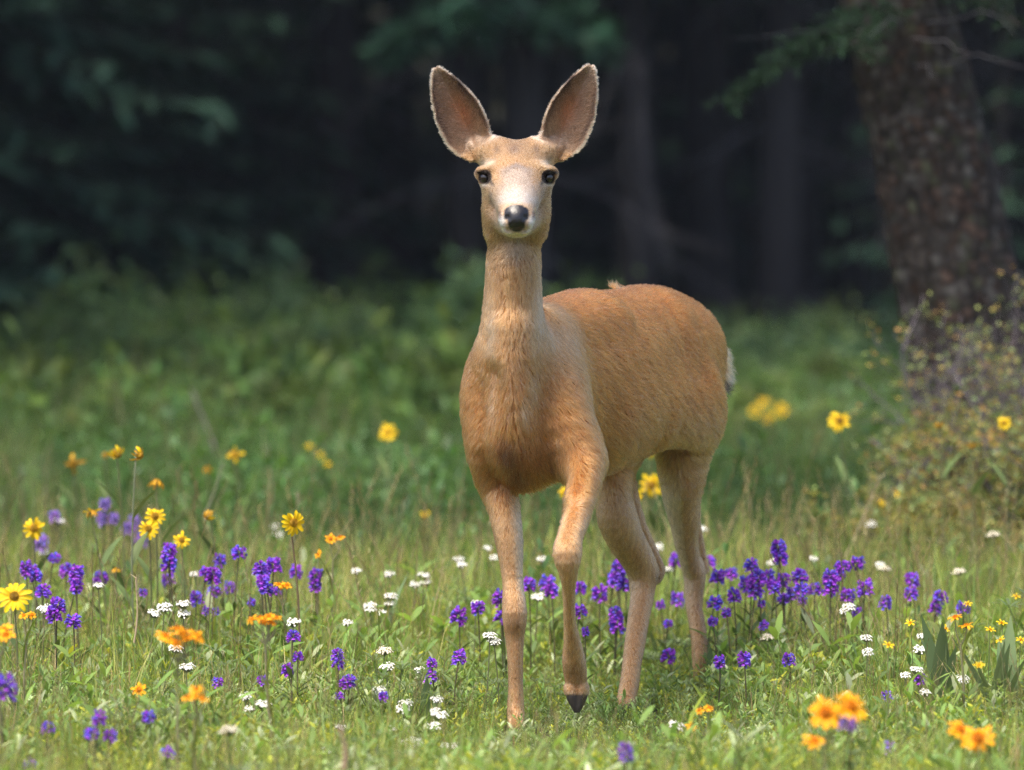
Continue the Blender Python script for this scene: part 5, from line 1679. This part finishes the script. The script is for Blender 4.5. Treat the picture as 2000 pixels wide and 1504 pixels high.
    g_.data.foreach_set("value", gl.astype(np.float32))
    base = np.array([0.15, 10.35, 0.0])
    deer = mesh_obj("deer", me)
    tag(deer, "tan mule deer doe with big ears, one foreleg lifted, standing in the flowers", "deer")

    # ---- eyes
    em = bpy.data.materials.new("eye_gloss"); em.use_nodes = True
    eb = em.node_tree.nodes["Principled BSDF"]
    eb.inputs["Base Color"].default_value = (.016, .008, .005, 1)
    eb.inputs["Roughness"].default_value = .06
    eb.inputs["Specular IOR Level"].default_value = .7
    n = 24
    th, ph = np.meshgrid(np.linspace(0, np.pi, n // 2 + 1), np.arange(n) / n * 2 * np.pi, indexing='ij')
    sv = np.stack([np.sin(th) * np.cos(ph), np.sin(th) * np.sin(ph), np.cos(th)], -1).reshape(-1, 3)
    sq = [(i * n + j, (i + 1) * n + j, (i + 1) * n + (j + 1) % n, i * n + (j + 1) % n) for i in range(n // 2) for j in range(n)]
    eme = mesh_np("eye", sv * np.array([.0108, .0128, .0122]), np.array(sq), em)
    for sg in (-1, 1):
        e = mesh_obj("eye", eme, deer, at(1009 + sg * 61, 347, 9.8725))

    # ---- fur: real strands combed over the coat
    P4 = V[Q]
    ar = .5 * np.linalg.norm(np.cross(P4[:, 2] - P4[:, 0], P4[:, 3] - P4[:, 1]), axis=1)
    fl = ln[Q].mean(1)
    fz = P4[:, :, 2].mean(1)
    dens = np.where(fl > .0010, 1.0, 0.0) * (1 + 1.2 * (fl < .012)) * (fz > .015)
    w = ar * dens
    NH = 400000
    fi = np.searchsorted(np.cumsum(w) / w.sum(), rng.random(NH))
    fi = np.minimum(fi, len(Q) - 1)
    a, b = rng.random(NH)[:, None], rng.random(NH)[:, None]
    q = Q[fi]
    def interp(A):
        return (A[q[:, 0]] * (1 - a) + A[q[:, 1]] * a) * (1 - b) + (A[q[:, 3]] * (1 - a) + A[q[:, 2]] * a) * b
    root = interp(V)
    nn = interp(nrm); nn /= np.linalg.norm(nn, axis=1)[:, None]
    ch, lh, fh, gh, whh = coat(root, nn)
    tg = fh - nn * (fh * nn).sum(1)[:, None]
    tg /= np.linalg.norm(tg, axis=1)[:, None] + 1e-6
    tg = tg + rng.normal(size=(NH, 3)) * .16
    fdir = fh / (np.linalg.norm(fh, axis=1)[:, None] + 1e-6)
    across = root - fdir * ((root * fdir).sum(1)[:, None] * .90)
    stk = noise3(across, 420, 51) * np.clip(lh / .016, .30, 1); stk2 = noise3(across, 150, 52)
    clump = np.stack([noise3(root, 70, 20 + i) for i in range(3)], 1)
    tg = tg + clump * (.28 * np.clip(lh / .018, .15, 1))[:, None]
    tg -= nn * (tg * nn).sum(1)[:, None]
    tg /= np.linalg.norm(tg, axis=1)[:, None] + 1e-6
    L = lh * rng.uniform(.65, 1.2, NH)
    lift = rng.uniform(.10, .34, NH)
    K = 4
    t = np.linspace(0, 1, K)
    pts = root[:, None] + L[:, None, None] * (tg[:, None] * t[None, :, None] * .97 + nn[:, None] * (lift[:, None] * np.sin(t * 1.9)[None])[..., None])
    pts[:, :, 2] -= (L[:, None] * .08 * t ** 2)
    ok = lh > .0009
    # stray tufts: crest tuft on the loin and shaggy tail
    pts = pts[ok]; ch = ch[ok]; L = L[ok]; whh = whh[ok]; rt = root[ok]
    NH = len(pts)
    # tuft on the back
    tb = body(.53, -.01, .915)
    m = 90
    tr = tb + rng.normal(size=(m, 3)) * np.array([.006, .006, .002])
    td = np.array([-.45, -.2, .75]) + rng.normal(size=(m, 3)) * .28
    td /= np.linalg.norm(td, axis=1)[:, None]
    tp = tr[:, None] + td[:, None] * (rng.uniform(.008, .019, m)[:, None, None] * t[None, :, None])
    pts = np.concatenate([pts, tp]); ch = np.concatenate([ch, np.tile([.36, .18, .07], (m, 1))])
    whh = np.concatenate([whh, np.zeros(m)])
    N2 = len(pts)
    val_ = rng.normal(1, .16, N2)
    val_[:NH] *= 1 + .48 * stk[ok] + .15 * stk2[ok]
    dark = rng.random(N2) < .06
    val_ = np.where(dark, val_ * .70, val_)
    lightm = rng.random(N2) < .05
    ch = ch * val_[:, None]
    ch[lightm] = ch[lightm] * .8 + .10
    cu = bpy.data.hair_curves.new("fur")
    cu.add_curves([K] * N2)
    cu.attributes["position"].data.foreach_set("vector", pts.astype(np.float32).ravel())
    ra = cu.attributes.get("radius") or cu.attributes.new("radius", 'FLOAT', 'POINT')
    rr = np.tile(np.array([.00050, .00047, .00036, .00010]), (N2, 1))
    rr *= (1 - .25 * whh)[:, None]
    ra.data.foreach_set("value", rr.astype(np.float32).ravel())
    ca = cu.attributes.new("col", 'FLOAT_COLOR', 'CURVE')
    ca.data.foreach_set("color", np.concatenate([np.clip(ch, .01, .9), np.ones((N2, 1))], 1).astype(np.float32).ravel())
    fm = bpy.data.materials.new("fur"); fm.use_nodes = True
    nt = fm.node_tree; nt.nodes.clear()
    out = nt.nodes.new("ShaderNodeOutputMaterial")
    hb = nt.nodes.new("ShaderNodeBsdfHairPrincipled")
    hb.parametrization = 'COLOR'
    hb.inputs["Roughness"].default_value = .45
    hb.inputs["Radial Roughness"].default_value = .7
    hb.inputs["IOR"].default_value = 1.45
    fa = nt.nodes.new("ShaderNodeAttribute"); fa.attribute_name = "col"
    nt.links.new(fa.outputs["Color"], hb.inputs["Color"])
    nt.links.new(hb.outputs[0], out.inputs[0])
    cu.materials.append(fm)
    fo = bpy.data.objects.new("fur", cu)
    link(fo, deer)
    return deer


deer = build_deer()
